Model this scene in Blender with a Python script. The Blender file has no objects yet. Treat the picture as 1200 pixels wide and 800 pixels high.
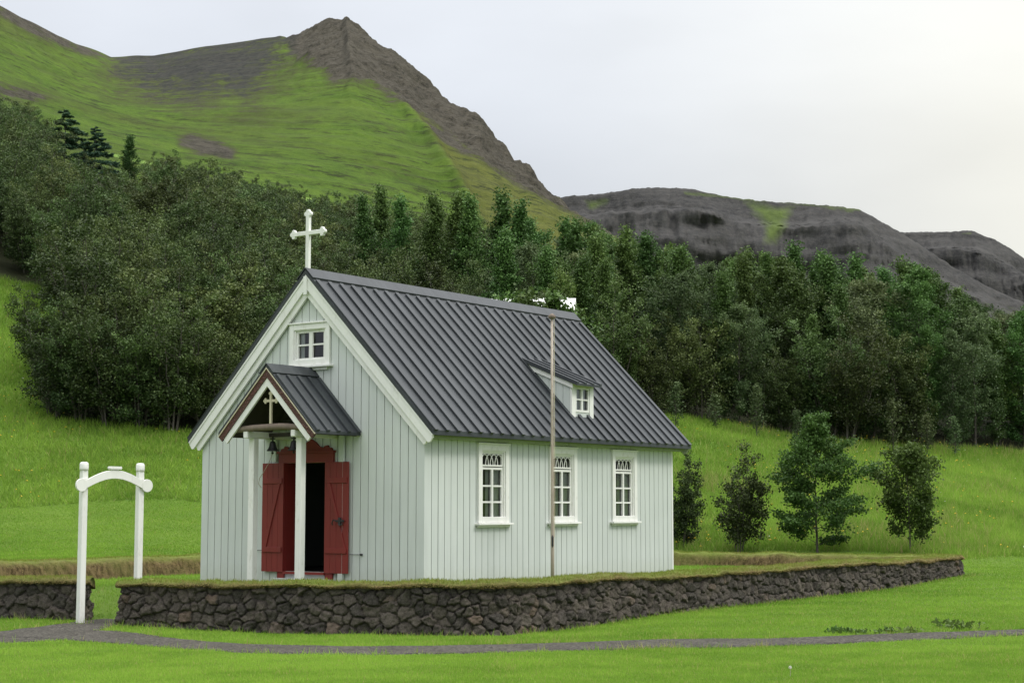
import bpy, math, random
import numpy as np
from mathutils import Vector, Matrix
R = math.radians
rng = np.random.default_rng(7)
random.seed(7)
S = bpy.context.scene
COL = S.collection

# ------------------------------------------------------------------ camera, sky, sun, exposure
FPX, PITCH, EYE = 1963.0, math.atan(195 / 1963.0), 1.437
cam = bpy.data.cameras.new('camera'); cam.sensor_width = 36; cam.lens = FPX / 1200 * 36
cam.clip_start = .1; cam.clip_end = 12000
co = bpy.data.objects.new('camera', cam); COL.objects.link(co)
co.location = (0, 0, EYE); co.rotation_euler = (math.pi / 2 + PITCH, 0, 0)
S.camera = co
SUN_EL, SUN_AZ = R(48), R(100)           # azimuth measured clockwise from +Y
S.view_settings.view_transform = 'Standard'; S.view_settings.look = 'None'
S.view_settings.exposure = 0.25; S.view_settings.gamma = 1; S.view_settings.use_curve_mapping = False

world = bpy.data.worlds.new('World'); S.world = world; world.use_nodes = True
wn, wl = world.node_tree.nodes, world.node_tree.links
wn.clear()
def wnode(t, **k):
    n = wn.new(t)
    for a, b in k.items(): setattr(n, a, b)
    return n
def wmath(op, a, b=None, c=None, clamp=False):
    n = wnode('ShaderNodeMath', operation=op, use_clamp=clamp)
    for i, v in enumerate((a, b, c)):
        if v is None: continue
        if isinstance(v, (int, float)): n.inputs[i].default_value = v
        else: wl.new(v, n.inputs[i])
    return n.outputs[0]
sky = wnode('ShaderNodeTexSky', sky_type='NISHITA', sun_disc=False, sun_elevation=SUN_EL, sun_rotation=SUN_AZ)
tc = wnode('ShaderNodeTexCoord')
sep = wnode('ShaderNodeSeparateXYZ'); wl.new(tc.outputs['Generated'], sep.inputs[0])
# an even cloud layer, brighter overhead, with soft patches
el = wmath('MAXIMUM', sep.outputs[2], 0.0)
zen = wmath('ADD', wmath('MULTIPLY', wmath('POWER', el, 2.0), 2.4), 0.60)
noi = wnode('ShaderNodeTexNoise'); noi.inputs['Scale'].default_value = 2.6; noi.inputs['Detail'].default_value = 5
mp = wnode('ShaderNodeMapping'); mp.inputs['Scale'].default_value = (1, 1, 2.6)
wl.new(tc.outputs['Generated'], mp.inputs[0]); wl.new(mp.outputs[0], noi.inputs[0])
patch = wmath('ADD', wmath('MULTIPLY', noi.outputs[0], .50), .76)
lum = wmath('MULTIPLY', zen, patch)
# the thin, brighter part of the cloud low on the right
dot = wnode('ShaderNodeVectorMath', operation='DOT_PRODUCT')
wl.new(tc.outputs['Generated'], dot.inputs[0]); dot.inputs[1].default_value = Vector((.36, .92, .17)).normalized()
glow = wmath('POWER', wmath('MAXIMUM', dot.outputs['Value'], 0.0), 34)
hue = wnode('ShaderNodeMix', data_type='RGBA'); wl.new(wmath('MULTIPLY', el, 1.7, clamp=True), hue.inputs[0])
hue.inputs[6].default_value = (.80, .872, 1.0, 1); hue.inputs[7].default_value = (.965, .98, 1.0, 1)
mixc = wnode('ShaderNodeMix', data_type='RGBA'); wl.new(wmath('MULTIPLY', glow, .95, clamp=True), mixc.inputs[0])
wl.new(hue.outputs[2], mixc.inputs[6]); mixc.inputs[7].default_value = (1.22, 1.20, 1.08, 1)
mul = wnode('ShaderNodeMix', data_type='RGBA', blend_type='MULTIPLY'); mul.inputs[0].default_value = 1
wl.new(mixc.outputs[2], mul.inputs[6]); wl.new(lum, mul.inputs[7])
bg1 = wnode('ShaderNodeBackground'); bg1.inputs[1].default_value = 0.055; wl.new(sky.outputs[0], bg1.inputs[0])
bg2 = wnode('ShaderNodeBackground'); bg2.inputs[1].default_value = 1.0; wl.new(mul.outputs[2], bg2.inputs[0])
mixs = wnode('ShaderNodeMixShader'); mixs.inputs[0].default_value = .93
wl.new(bg1.outputs[0], mixs.inputs[1]); wl.new(bg2.outputs[0], mixs.inputs[2])
wo = wnode('ShaderNodeOutputWorld'); wl.new(mixs.outputs[0], wo.inputs[0])

sun = bpy.data.lights.new('sun', 'SUN'); sun.energy = 1.45; sun.angle = R(13); sun.color = (1, .965, .90)
so = bpy.data.objects.new('sun', sun); COL.objects.link(so)
sd = Vector((math.sin(SUN_AZ) * math.cos(SUN_EL), math.cos(SUN_AZ) * math.cos(SUN_EL), math.sin(SUN_EL)))
so.rotation_euler = sd.to_track_quat('Z', 'Y').to_euler(); so.location = (30, -20, 60)
try:
    S.cycles.use_denoising = True; S.cycles.denoising_prefilter = 'ACCURATE'; S.cycles.denoising_input_passes = 'RGB_ALBEDO_NORMAL'
    S.cycles.transparent_max_bounces = 12; S.cycles.max_bounces = 8; S.cycles.diffuse_bounces = 4
except Exception: pass

# ------------------------------------------------------------------ helpers
CP, SP = math.cos(PITCH), math.sin(PITCH)
def ray(px, py):
    u = (px - 600) / FPX; v = (400 - py) / FPX
    return u, CP - v * SP, SP + v * CP
def place(px, py, Y):                       # a point of the picture at ground distance Y
    u, f, z = ray(px, py); return np.array([u / f * Y, Y, EYE + z / f * Y])
def to_px(p):
    p = np.asarray(p, float); X, Y, Z = p[..., 0], p[..., 1], p[..., 2] - EYE
    d = np.maximum(Y * CP + Z * SP, .01)
    return 600 + FPX * X / d, 400 - FPX * (Z * CP - Y * SP) / d

def _h(ix, iy, iz, seed):
    with np.errstate(over='ignore'):
        n = (ix.astype(np.int64) * 374761393 + iy.astype(np.int64) * 668265263 + iz.astype(np.int64) * 2147483647 + seed * 144269504) & 0xffffffff
        n = ((n ^ (n >> 13)) * 1274126177) & 0xffffffff
        n = ((n ^ (n >> 16)) * 2246822519) & 0xffffffff
        n = n ^ (n >> 15)
    return (n & 0xffffff) / float(0xffffff)
def vnoise(x, y, z, seed=0):
    x, y, z = np.broadcast_arrays(np.asarray(x, float), y, z)
    ix, iy, iz = np.floor(x), np.floor(y), np.floor(z)
    fx, fy, fz = x - ix, y - iy, z - iz
    fx, fy, fz = (f * f * f * (f * (f * 6 - 15) + 10) for f in (fx, fy, fz))
    ix, iy, iz = (i.astype(np.int64) for i in (ix, iy, iz))
    r = 0
    for a in (0, 1):
        for b in (0, 1):
            for c in (0, 1):
                r = r + _h(ix + a, iy + b, iz + c, seed) * (fx if a else 1 - fx) * (fy if b else 1 - fy) * (fz if c else 1 - fz)
    return r * 2 - 1
def fbm(x, y, z=0., oct=4, seed=0, gain=.5):
    r = 0; a = 1.; f = 1.; t = 0
    for o in range(oct):
        r = r + a * vnoise(np.asarray(x) * f + 17.3 * o, np.asarray(y) * f + 5.1 * o, np.asarray(z) * f, seed + o); t += a
        a *= gain; f *= 2.03
    return r / t
def sstep(a, b, x):
    t = np.clip((np.asarray(x, float) - a) / (b - a), 0, 1); return t * t * (3 - 2 * t)

def np_mesh(name, V, F, mat=None, attrs=None, smooth=False, tris=None):
    """V (n,3); F (m,k) all of one size, tris optional (m2,3)"""
    me = bpy.data.meshes.new(name)
    V = np.ascontiguousarray(V, np.float32); F = np.ascontiguousarray(F, np.int32)
    loops = F.ravel(); ls = np.arange(len(F), dtype=np.int32) * F.shape[1]; lt = np.full(len(F), F.shape[1], np.int32)
    if tris is not None and len(tris):
        T = np.ascontiguousarray(tris, np.int32)
        ls = np.concatenate([ls, len(loops) + np.arange(len(T), dtype=np.int32) * 3]); lt = np.concatenate([lt, np.full(len(T), 3, np.int32)])
        loops = np.concatenate([loops, T.ravel()])
    me.vertices.add(len(V)); me.vertices.foreach_set('co', V.ravel())
    me.loops.add(len(loops)); me.loops.foreach_set('vertex_index', loops.astype(np.int32))
    me.polygons.add(len(ls)); me.polygons.foreach_set('loop_start', ls.astype(np.int32)); me.polygons.foreach_set('loop_total', lt.astype(np.int32))
    if smooth: me.polygons.foreach_set('use_smooth', np.ones(len(ls), bool))
    for k, v in (attrs or {}).items():
        at = me.attributes.new(k, 'FLOAT', 'POINT'); at.data.foreach_set('value', np.ascontiguousarray(v, np.float32).ravel())
    me.update(calc_edges=True); me.validate()
    if mat: me.materials.append(mat)
    return me
def link(name, me, parent=None, **props):
    o = bpy.data.objects.new(name, me); COL.objects.link(o)
    if parent: o.parent = parent
    for k, v in props.items(): o[k] = v
    return o
def thing(name, label, cat, loc=(0, 0, 0), rotz=0, group=None):
    o = bpy.data.objects.new(name, None); COL.objects.link(o); o.empty_display_size = .3
    o.location = loc; o.rotation_euler = (0, 0, rotz); o['label'] = label; o['category'] = cat
    if group: o['group'] = group
    return o

class MB:
    """collects solids and builds ONE mesh"""
    def __init__(s): s.v = []; s.f = []
    def add(s, V, F):
        n = len(s.v); s.v += [tuple(map(float, p)) for p in V]; s.f += [tuple(i + n for i in f) for f in F]
    def box(s, x0, x1, y0, y1, z0, z1):
        V = [(x, y, z) for z in (z0, z1) for x, y in ((x0, y0), (x1, y0), (x1, y1), (x0, y1))]
        s.add(V, [(3, 2, 1, 0), (4, 5, 6, 7), (0, 1, 5, 4), (1, 2, 6, 5), (2, 3, 7, 6), (3, 0, 4, 7)])
    def prism(s, poly, f, w0, w1):           # polygon (u,v) extruded from w0 to w1 through the mapping f(u,v,w)
        n = len(poly)
        V = [f(u, v, w0) for u, v in poly] + [f(u, v, w1) for u, v in poly]
        F = [tuple(range(n))[::-1], tuple(range(n, 2 * n))] + [(i, (i + 1) % n, n + (i + 1) % n, n + i) for i in range(n)]
        s.add(V, F)
    def tube(s, pts, r, n=8, cap=True):
        pts = [Vector(p) for p in pts]; k = len(pts)
        rs = r if isinstance(r, (list, tuple)) else [r] * k
        V = []; up = None
        for i, p in enumerate(pts):
            t = (pts[min(i + 1, k - 1)] - pts[max(i - 1, 0)]).normalized()
            if up is None: up = Vector((0, 0, 1)) if abs(t.z) < .9 else Vector((1, 0, 0))
            a = t.cross(up).normalized(); b = t.cross(a).normalized(); up = a.cross(t) if a.length else up
            for j in range(n):
                q = 2 * math.pi * j / n; V.append(p + (a * math.cos(q) + b * math.sin(q)) * rs[i])
        F = [(i * n + j, i * n + (j + 1) % n, (i + 1) * n + (j + 1) % n, (i + 1) * n + j) for i in range(k - 1) for j in range(n)]
        if cap: F += [tuple(range(n)), tuple((k - 1) * n + j for j in range(n))[::-1]]
        s.add(V, F)
    def lathe(s, prof, n=20, c=(0, 0, 0)):   # prof: (r, z)
        V = [(c[0] + r * math.cos(2 * math.pi * j / n), c[1] + r * math.sin(2 * math.pi * j / n), c[2] + z) for r, z in prof for j in range(n)]
        k = len(prof)
        F = [(i * n + j, i * n + (j + 1) % n, (i + 1) * n + (j + 1) % n, (i + 1) * n + j) for i in range(k - 1) for j in range(n)]
        F += [tuple(range(n))[::-1], tuple((k - 1) * n + j for j in range(n))]
        s.add(V, F)
    def build(s, name, mat, parent=None, off=(0, 0, 0), smooth=False, bevel=0, **props):
        me = bpy.data.meshes.new(name)
        me.from_pydata([(a - off[0], b - off[1], c - off[2]) for a, b, c in s.v], [], s.f); me.materials.append(mat)
        import bmesh
        bm = bmesh.new(); bm.from_mesh(me); bmesh.ops.recalc_face_normals(bm, faces=bm.faces)
        if bevel:
            es = [e for e in bm.edges if len(e.link_faces) == 2 and e.calc_face_angle(0) > .5]
            bmesh.ops.bevel(bm, geom=es, offset=bevel, segments=1, affect='EDGES', profile=.5)
        bm.to_mesh(me); bm.free()
        if smooth:
            for p in me.polygons: p.use_smooth = True
        me.update()
        return link(name, me, parent, **props)

# ------------------------------------------------------------------ materials
class NT:
    def __init__(s, name):
        s.m = bpy.data.materials.new(name); s.m.use_nodes = True; s.t = s.m.node_tree; s.t.nodes.clear()
        s.out = s.n('ShaderNodeOutputMaterial'); s.tc = s.n('ShaderNodeTexCoord')
    def n(s, t, **k):
        n = s.t.nodes.new(t)
        for a, b in k.items(): setattr(n, a, b)
        return n
    def l(s, a, b): s.t.links.new(a, b)
    def put(s, sock, v):
        if isinstance(v, bpy.types.NodeSocket): s.l(v, sock)
        elif isinstance(v, (tuple, list)): sock.default_value = tuple(v) + ((1,) if len(v) == 3 and sock.type == 'RGBA' else ())
        else: sock.default_value = v
    def math(s, op, a, b=0., clamp=False):
        n = s.n('ShaderNodeMath', operation=op, use_clamp=clamp); s.put(n.inputs[0], a); s.put(n.inputs[1], b); return n.outputs[0]
    def mix(s, f, a, b, blend='MIX'):
        n = s.n('ShaderNodeMix', data_type='RGBA', blend_type=blend); s.put(n.inputs[0], f); s.put(n.inputs[6], a); s.put(n.inputs[7], b); return n.outputs[2]
    def coords(s, scale=(1, 1, 1), src='Object', rot=(0, 0, 0)):
        m = s.n('ShaderNodeMapping'); m.inputs['Scale'].default_value = scale; m.inputs['Rotation'].default_value = rot; s.l(s.tc.outputs[src], m.inputs[0]); return m.outputs[0]
    def noise(s, scale, detail=4, rough=.55, vec=None, dist=0):
        n = s.n('ShaderNodeTexNoise'); n.inputs['Scale'].default_value = scale; n.inputs['Detail'].default_value = detail
        n.inputs['Roughness'].default_value = rough; n.inputs['Distortion'].default_value = dist
        s.l(vec if vec is not None else s.coords(), n.inputs['Vector']); return n.outputs[0]
    def ramp(s, f, stops):
        n = s.n('ShaderNodeValToRGB'); s.put(n.inputs[0], f); e = n.color_ramp.elements
        while len(e) < len(stops): e.new(.5)
        for i, (p, c) in enumerate(stops):
            e[i].position = p; e[i].color = tuple(c) + (1,) if isinstance(c, (tuple, list)) else (c, c, c, 1)
        return n.outputs[0]
    def attr(s, name): n = s.n('ShaderNodeAttribute', attribute_name=name); return n.outputs['Fac']
    def rnd(s): return s.n('ShaderNodeObjectInfo').outputs['Random']
    def bump(s, h, strength=.3, dist=.02):
        n = s.n('ShaderNodeBump'); n.inputs['Strength'].default_value = strength; n.inputs['Distance'].default_value = dist; s.put(n.inputs['Height'], h); return n.outputs[0]
    def bsdf(s, col, rough=.6, normal=None, spec=.5, metal=0):
        n = s.n('ShaderNodeBsdfPrincipled'); s.put(n.inputs['Base Color'], col); s.put(n.inputs['Roughness'], rough)
        n.inputs['Specular IOR Level'].default_value = spec; n.inputs['Metallic'].default_value = metal
        if normal is not None: s.l(normal, n.inputs['Normal'])
        s.l(n.outputs[0], s.out.inputs[0]); return n
def sc(c, k): return tuple(x * k for x in c)

def m_paint(name, col, rough=.55, var=.10, scale=1.0, dirt=None, bump=.15):
    t = NT(name); big = t.noise(1.3 * scale, 3); streak = t.noise(6 * scale, 4, vec=t.coords((1, 1, .12)))
    fine = t.noise(60 * scale, 3)
    f = t.math('ADD', t.math('MULTIPLY', big, .5), t.math('MULTIPLY', streak, .5))
    c = t.mix(t.ramp(f, [(.35, 0), (.65, 1)]), sc(col, 1 - var), sc(col, 1 + var * .6))
    if dirt: c = t.mix(t.ramp(t.noise(9 * scale, 5, .65, t.coords((1, 1, .4))), [(.56, 0), (.74, .7)]), c, dirt)
    t.bsdf(c, rough, t.bump(t.math('ADD', fine, streak), bump, .004)); return t.m
M = {}
M['white'] = m_paint('white_paint', (.76, .755, .72), .5, .06, dirt=(.55, .54, .47))
M['wall'] = None
def m_wall():
    t = NT('grey_green_boards')
    big = t.noise(.9, 3); streak = t.noise(7, 4, vec=t.coords((1, 1, .07)))
    f = t.math('ADD', t.math('MULTIPLY', big, .45), t.math('MULTIPLY', streak, .55))
    c = t.mix(t.ramp(f, [(.33, 0), (.68, 1)]), (.495, .525, .500), (.575, .605, .578))
    # green algae staining just under the eaves and weathering near the ground (real stains)
    sepz = t.n('ShaderNodeSeparateXYZ'); t.l(t.tc.outputs['Object'], sepz.inputs[0])
    low = t.ramp(t.math('ADD', sepz.outputs[2], t.math('MULTIPLY', t.noise(9, 4), .5)), [(.30, .55), (.85, 0)])
    c = t.mix(low, c, (.43, .445, .37))
    t.bsdf(c, .55, t.bump(t.math('ADD', t.noise(70, 3), streak), .12, .003)); return t.m
M['wall'] = m_wall()
M['batten_dark'] = m_paint('wall_backing', (.13, .145, .125), .8, .1)
M['red'] = m_paint('red_paint', (.185, .016, .012), .6, .14, dirt=(.15, .026, .02))
M['carved_red'] = None
def m_carved():
    t = NT('carved_red_brown'); v = t.n('ShaderNodeTexVoronoi'); v.inputs['Scale'].default_value = 22; t.l(t.coords(), v.inputs['Vector'])
    w = t.ramp(v.outputs['Distance'], [(.2, 1), (.5, 0)])
    c = t.mix(w, (.060, .020, .014), (.135, .050, .036)); t.bsdf(c, .6, t.bump(w, .8, .015)); return t.m
M['carved_red'] = m_carved()
def m_roof():
    t = NT('dark_metal_roof'); big = t.noise(.8, 4); streak = t.noise(5, 4, vec=t.coords((1, .12, .12)))
    f = t.math('ADD', t.math('MULTIPLY', big, .5), t.math('MULTIPLY', streak, .5))
    c = t.mix(t.ramp(f, [(.35, 0), (.7, 1)]), (.022, .026, .029), (.053, .059, .064))
    c = t.mix(t.ramp(t.noise(35, 5, .7), [(.62, 0), (.8, .5)]), c, (.085, .087, .09))
    t.bsdf(c, .5, t.bump(t.math('ADD', t.noise(3, 3), t.noise(80, 2)), .12, .006), .45); return t.m
M['roof'] = m_roof()
M['moss_board'] = m_paint('mossy_cornice_paint', (.36, .40, .27), .7, .12, dirt=(.14, .17, .05))
M['dark_wood'] = m_paint('dark_timber', (.035, .028, .022), .8, .2)
M['log'] = m_paint('weathered_log', (.17, .13, .10), .8, .25, 3)
M['cream'] = m_paint('cream_paint', (.56, .50, .36), .5, .08, 4)
M['iron'] = m_paint('black_iron', (.020, .020, .022), .5, .2, 6)
M['pole'] = m_paint('pole_grey_wood', (.40, .34, .27), .5, .18, 3, dirt=(.2, .15, .1))
M['interior'] = m_paint('dim_interior', (.05, .045, .04), .9, .2)
M['curtain'] = m_paint('curtain_cloth', (.60, .60, .58), .9, .05)
M['step'] = m_paint('foundation_paint', (.52, .55, .53), .7, .08)
def m_glass():
    t = NT('window_glass'); g = t.n('ShaderNodeBsdfGlossy'); g.inputs['Roughness'].default_value = .03
    tr = t.n('ShaderNodeBsdfTransparent'); tr.inputs[0].default_value = (.86, .89, .90, 1)
    t.l(t.bump(t.noise(3, 2), .12, .02), g.inputs['Normal'])
    lw = t.n('ShaderNodeFresnel'); lw.inputs[0].default_value = 1.5
    mx = t.n('ShaderNodeMixShader'); t.l(t.math('MULTIPLY', lw.outputs[0], 1.6, True), mx.inputs[0]); t.l(tr.outputs[0], mx.inputs[1]); t.l(g.outputs[0], mx.inputs[2])
    t.l(mx.outputs[0], t.out.inputs[0]); return t.m
M['glass'] = m_glass()

GRASS_A, GRASS_B = (.095, .190, .018), (.170, .265, .036)
def m_ground():
    t = NT('grass_ground'); P = t.coords()
    big = t.noise(.16, 4, .6, P); mid = t.noise(1.1, 5, .65, P); fine = t.noise(14, 6, .75, P)
    f = t.math('ADD', t.math('MULTIPLY', big, .35), t.math('ADD', t.math('MULTIPLY', mid, .3), t.math('MULTIPLY', fine, .35)))
    lawn = t.mix(t.ramp(f, [(.36, 0), (.64, 1)]), sc(GRASS_A, .72), sc(GRASS_B, .80))
    lawn = t.mix(t.ramp(t.noise(40, 3, .7, P), [(.60, 0), (.75, .35)]), lawn, (.16, .17, .035))
    rough = t.mix(t.ramp(f, [(.34, 0), (.66, 1)]), (.065, .132, .015), (.160, .245, .040))
    rough = t.mix(t.ramp(t.noise(.7, 5, .7, P), [(.52, 0), (.72, .6)]), rough, (.065, .140, .026))
    c = t.mix(t.attr('meadow'), lawn, rough)
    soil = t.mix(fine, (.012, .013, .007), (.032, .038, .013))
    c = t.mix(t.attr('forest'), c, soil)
    t.bsdf(c, .9, t.bump(t.math('ADD', fine, mid), .8, .06), .15); return t.m
M['ground'] = m_ground()
def m_blade(name, a, b, dry, dryamt=1.0, transl=.35):
    t = NT(name); f = t.attr('tint'); d = t.attr('dry')
    c = t.mix(f, a, b); c = t.mix(t.math('MULTIPLY', d, dryamt), c, dry)
    n = t.n('ShaderNodeBsdfDiffuse'); t.put(n.inputs[0], c); n2 = t.n('ShaderNodeBsdfTranslucent'); t.put(n2.inputs[0], c)
    mx = t.n('ShaderNodeMixShader'); mx.inputs[0].default_value = transl; t.l(n.outputs[0], mx.inputs[1]); t.l(n2.outputs[0], mx.inputs[2]); t.l(mx.outputs[0], t.out.inputs[0]); return t.m
M['lawn_blade'] = m_blade('lawn_blades', (.108, .235, .022), (.285, .455, .064), (.40, .36, .14))
M['meadow_blade'] = m_blade('meadow_blades', (.100, .210, .024), (.305, .465, .074), (.38, .34, .14))
M['turf_blade'] = m_blade('turf_blades', (.130, .190, .026), (.255, .310, .062), (.36, .26, .13))
M['petal'] = m_paint('yellow_petals', (.70, .48, .02), .7, .1)
M['petal_w'] = m_paint('pale_petals', (.70, .70, .62), .7, .1)
def m_turf():
    t = NT('turf_sod'); P = t.coords(); n1 = t.noise(2.2, 5, .7, P); n2 = t.noise(26, 5, .75, P)
    f = t.math('ADD', t.math('MULTIPLY', n1, .5), t.math('MULTIPLY', n2, .5))
    gr = t.mix(t.ramp(f, [(.36, 0), (.62, 1)]), (.10, .145, .022), (.20, .235, .06))
    br = t.mix(t.ramp(t.noise(9, 5, .7, t.coords((1, 1, .35))), [(.36, 0), (.64, 1)]), (.060, .042, .020), (.23, .165, .085))
    c = t.mix(t.attr('dry'), gr, br)
    t.bsdf(c, .95, t.bump(t.math('ADD', n1, n2), 1, .05), .1); return t.m
M['turf'] = m_turf()
def m_stone():
    t = NT('lava_stone'); P = t.coords(); r = t.attr('cell'); n1 = t.noise(8, 6, .78, P); n2 = t.noise(38, 7, .88, P)
    c = t.ramp(r, [(0, (.066, .059, .052)), (.35, (.108, .093, .078)), (.7, (.142, .119, .097)), (.93, (.172, .146, .118)), (1, (.21, .150, .108))])
    c = t.mix(t.ramp(n1, [(.35, 0), (.66, 1)]), t.mix(.5, c, (.016, .014, .012)), t.mix(.18, c, (.19, .165, .135)))
    c = t.mix(t.ramp(n2, [(.52, 0), (.62, .6)]), c, (.19, .172, .148)); c = t.mix(t.ramp(n2, [(.38, .75), (.48, 0)]), c, (.018, .016, .014))
    c = t.mix(t.ramp(t.noise(3.3, 5, .75, P), [(.63, 0), (.76, .55)]), c, (.085, .090, .030))
    t.bsdf(c, .92, t.bump(t.math('ADD', n2, t.math('MULTIPLY', n1, .8)), 1, .035), .2); return t.m
M['stone'] = m_stone()
def m_path():
    t = NT('gravel'); P = t.coords(); v = t.n('ShaderNodeTexVoronoi'); v.inputs['Scale'].default_value = 26; t.l(P, v.inputs['Vector'])
    g = t.mix(t.ramp(v.outputs['Color'], [(.2, 0), (.8, 1)]), (.038, .035, .029), (.125, .115, .096))
    g = t.mix(t.ramp(t.noise(1.6, 5, .7, P), [(.4, 0), (.65, .6)]), g, (.050, .045, .037))
    t.bsdf(g, .95, t.bump(v.outputs['Distance'], .9, .03), .2); return t.m
M['path'] = m_path()
def m_hill():
    t = NT('hill_grass_and_scree'); P = t.coords()
    big = t.noise(.02, 5, .6, P); mid = t.noise(.14, 6, .7, P); fine = t.noise(1.3, 8, .9, P)
    ter = t.noise(.42, 6, .80, t.coords((.45, .45, 3.4)))       # sheep terraces
    f = t.math('ADD', t.math('MULTIPLY', mid, .45), t.math('MULTIPLY', fine, .55))
    g = t.mix(t.ramp(f, [(.38, 0), (.60, 1)]), (.058, .115, .014), (.142, .230, .029))
    dryg = t.mix(t.ramp(f, [(.36, 0), (.62, 1)]), (.105, .125, .024), (.170, .176, .042))
    g = t.mix(t.attr('dry'), g, dryg)
    g = t.mix(t.ramp(ter, [(.52, 0), (.60, .9)]), g, (.040, .050, .018))
    g = t.mix(t.ramp(big, [(.48, 0), (.68, .55)]), g, (.085, .100, .026))
    v = t.n('ShaderNodeTexVoronoi'); v.inputs['Scale'].default_value = .8; t.l(P, v.inputs['Vector'])
    r = t.mix(t.ramp(t.math('ADD', t.math('MULTIPLY', t.noise(.45, 8, .85, P), .55), t.math('MULTIPLY', t.noise(2.2, 6, .8, P), .45)), [(.42, 0), (.58, 1)]), (.026, .024, .018), (.130, .116, .088))
    r = t.mix(t.ramp(v.outputs['Color'], [(.3, 0), (.9, .4)]), r, (.135, .122, .098))
    scree = t.mix(t.ramp(t.noise(.9, 8, .88, P), [(.40, 0), (.60, 1)]), (.034, .038, .036), (.078, .074, .062))
    r = t.mix(t.attr('scree'), r, scree)
    edge = t.math('ADD', t.attr('rock'), t.math('MULTIPLY', t.math('SUBTRACT', t.math('ADD', t.math('MULTIPLY', t.noise(.09, 8, .8, P), .5), t.math('MULTIPLY', t.noise(.45, 6, .8, t.coords((1, 1, 2.0))), .5)), .5), 3.4))
    g = t.mix(t.ramp(edge, [(.05, 0), (.50, .9)]), g, t.mix(fine, (.052, .062, .022), (.105, .112, .042)))
    c = t.mix(t.ramp(edge, [(.42, 0), (.66, 1)]), g, r)
    t.bsdf(c, .95, t.bump(t.math('ADD', fine, ter), 1, .55), .1); return t.m
M['hill'] = m_hill()
def m_mountain():
    t = NT('basalt_mountain'); P = t.coords()
    lay = t.noise(.020, 7, .68, t.coords((.35, .35, 2.2))); n = t.noise(.035, 8, .72, P); fine = t.noise(.22, 8, .88, P)
    f = t.math('ADD', t.math('MULTIPLY', lay, .55), t.math('MULTIPLY', n, .45))
    r = t.mix(t.ramp(f, [(.38, 0), (.62, 1)]), (.024, .0242, .025), (.064, .062, .060))
    r = t.mix(t.ramp(fine, [(.42, 0), (.60, .6)]), r, (.085, .080, .074))
    g = t.mix(t.ramp(n, [(.38, 0), (.6, 1)]), (.062, .090, .022), (.100, .140, .030))
    e = t.math('ADD', t.attr('green'), t.math('MULTIPLY', t.math('SUBTRACT', t.noise(.012, 6, .72, P), .5), 1.1))
    c = t.mix(t.ramp(e, [(.38, 0), (.72, .85)]), r, g)
    t.bsdf(c, .95, t.bump(t.math('ADD', n, lay), 1, 3.0), .1); return t.m
M['mountain'] = m_mountain()
def m_leaf(name, a, b, var=.25, transl=.25, gloss=True):
    t = NT(name); f = t.attr('tint'); c = t.mix(f, a, b)
    h = t.n('ShaderNodeHueSaturation'); r = t.rnd()
    t.put(h.inputs['Hue'], t.math('ADD', t.math('MULTIPLY', t.math('FRACT', t.math('MULTIPLY', r, 7.31)), .045), .468))
    t.put(h.inputs['Value'], t.math('ADD', t.math('MULTIPLY', r, var * 2), 1 - var)); t.put(h.inputs['Color'], c)
    h.inputs['Saturation'].default_value = .96
    d = t.n('ShaderNodeBsdfPrincipled'); t.l(h.outputs[0], d.inputs['Base Color']); d.inputs['Roughness'].default_value = .5; d.inputs['Specular IOR Level'].default_value = .16
    n2 = t.n('ShaderNodeBsdfTranslucent'); t.l(h.outputs[0], n2.inputs[0])
    mx = t.n('ShaderNodeMixShader'); mx.inputs[0].default_value = transl; t.l(d.outputs[0], mx.inputs[1]); t.l(n2.outputs[0], mx.inputs[2]); t.l(mx.outputs[0], t.out.inputs[0]); return t.m
M['leaf_scrub'] = m_leaf('birch_scrub_leaves', (.022, .042, .012), (.102, .154, .042), .38, .18)
M['leaf_tall'] = m_leaf('birch_leaves', (.022, .056, .012), (.100, .190, .042), .30, .18)
M['leaf_dark'] = m_leaf('dark_leaves', (.034, .074, .014), (.095, .170, .034), .12)
M['leaf_grey'] = m_leaf('grey_willow_leaves', (.042, .076, .026), (.130, .180, .070), .2)
M['needle'] = m_leaf('spruce_needles', (.030, .074, .046), (.085, .165, .095), .1, .15)
M['leaf_fresh'] = m_leaf('fresh_leaves', (.045, .090, .016), (.125, .200, .045), .12)
def m_bark():
    t = NT('bark'); n = t.noise(8, 5, .7, t.coords((1, 1, .3))); t.bsdf(t.mix(n, (.030, .025, .020), (.13, .115, .095)), .9, t.bump(n, .8, .02)); return t.m
M['bark'] = m_bark()

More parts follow.
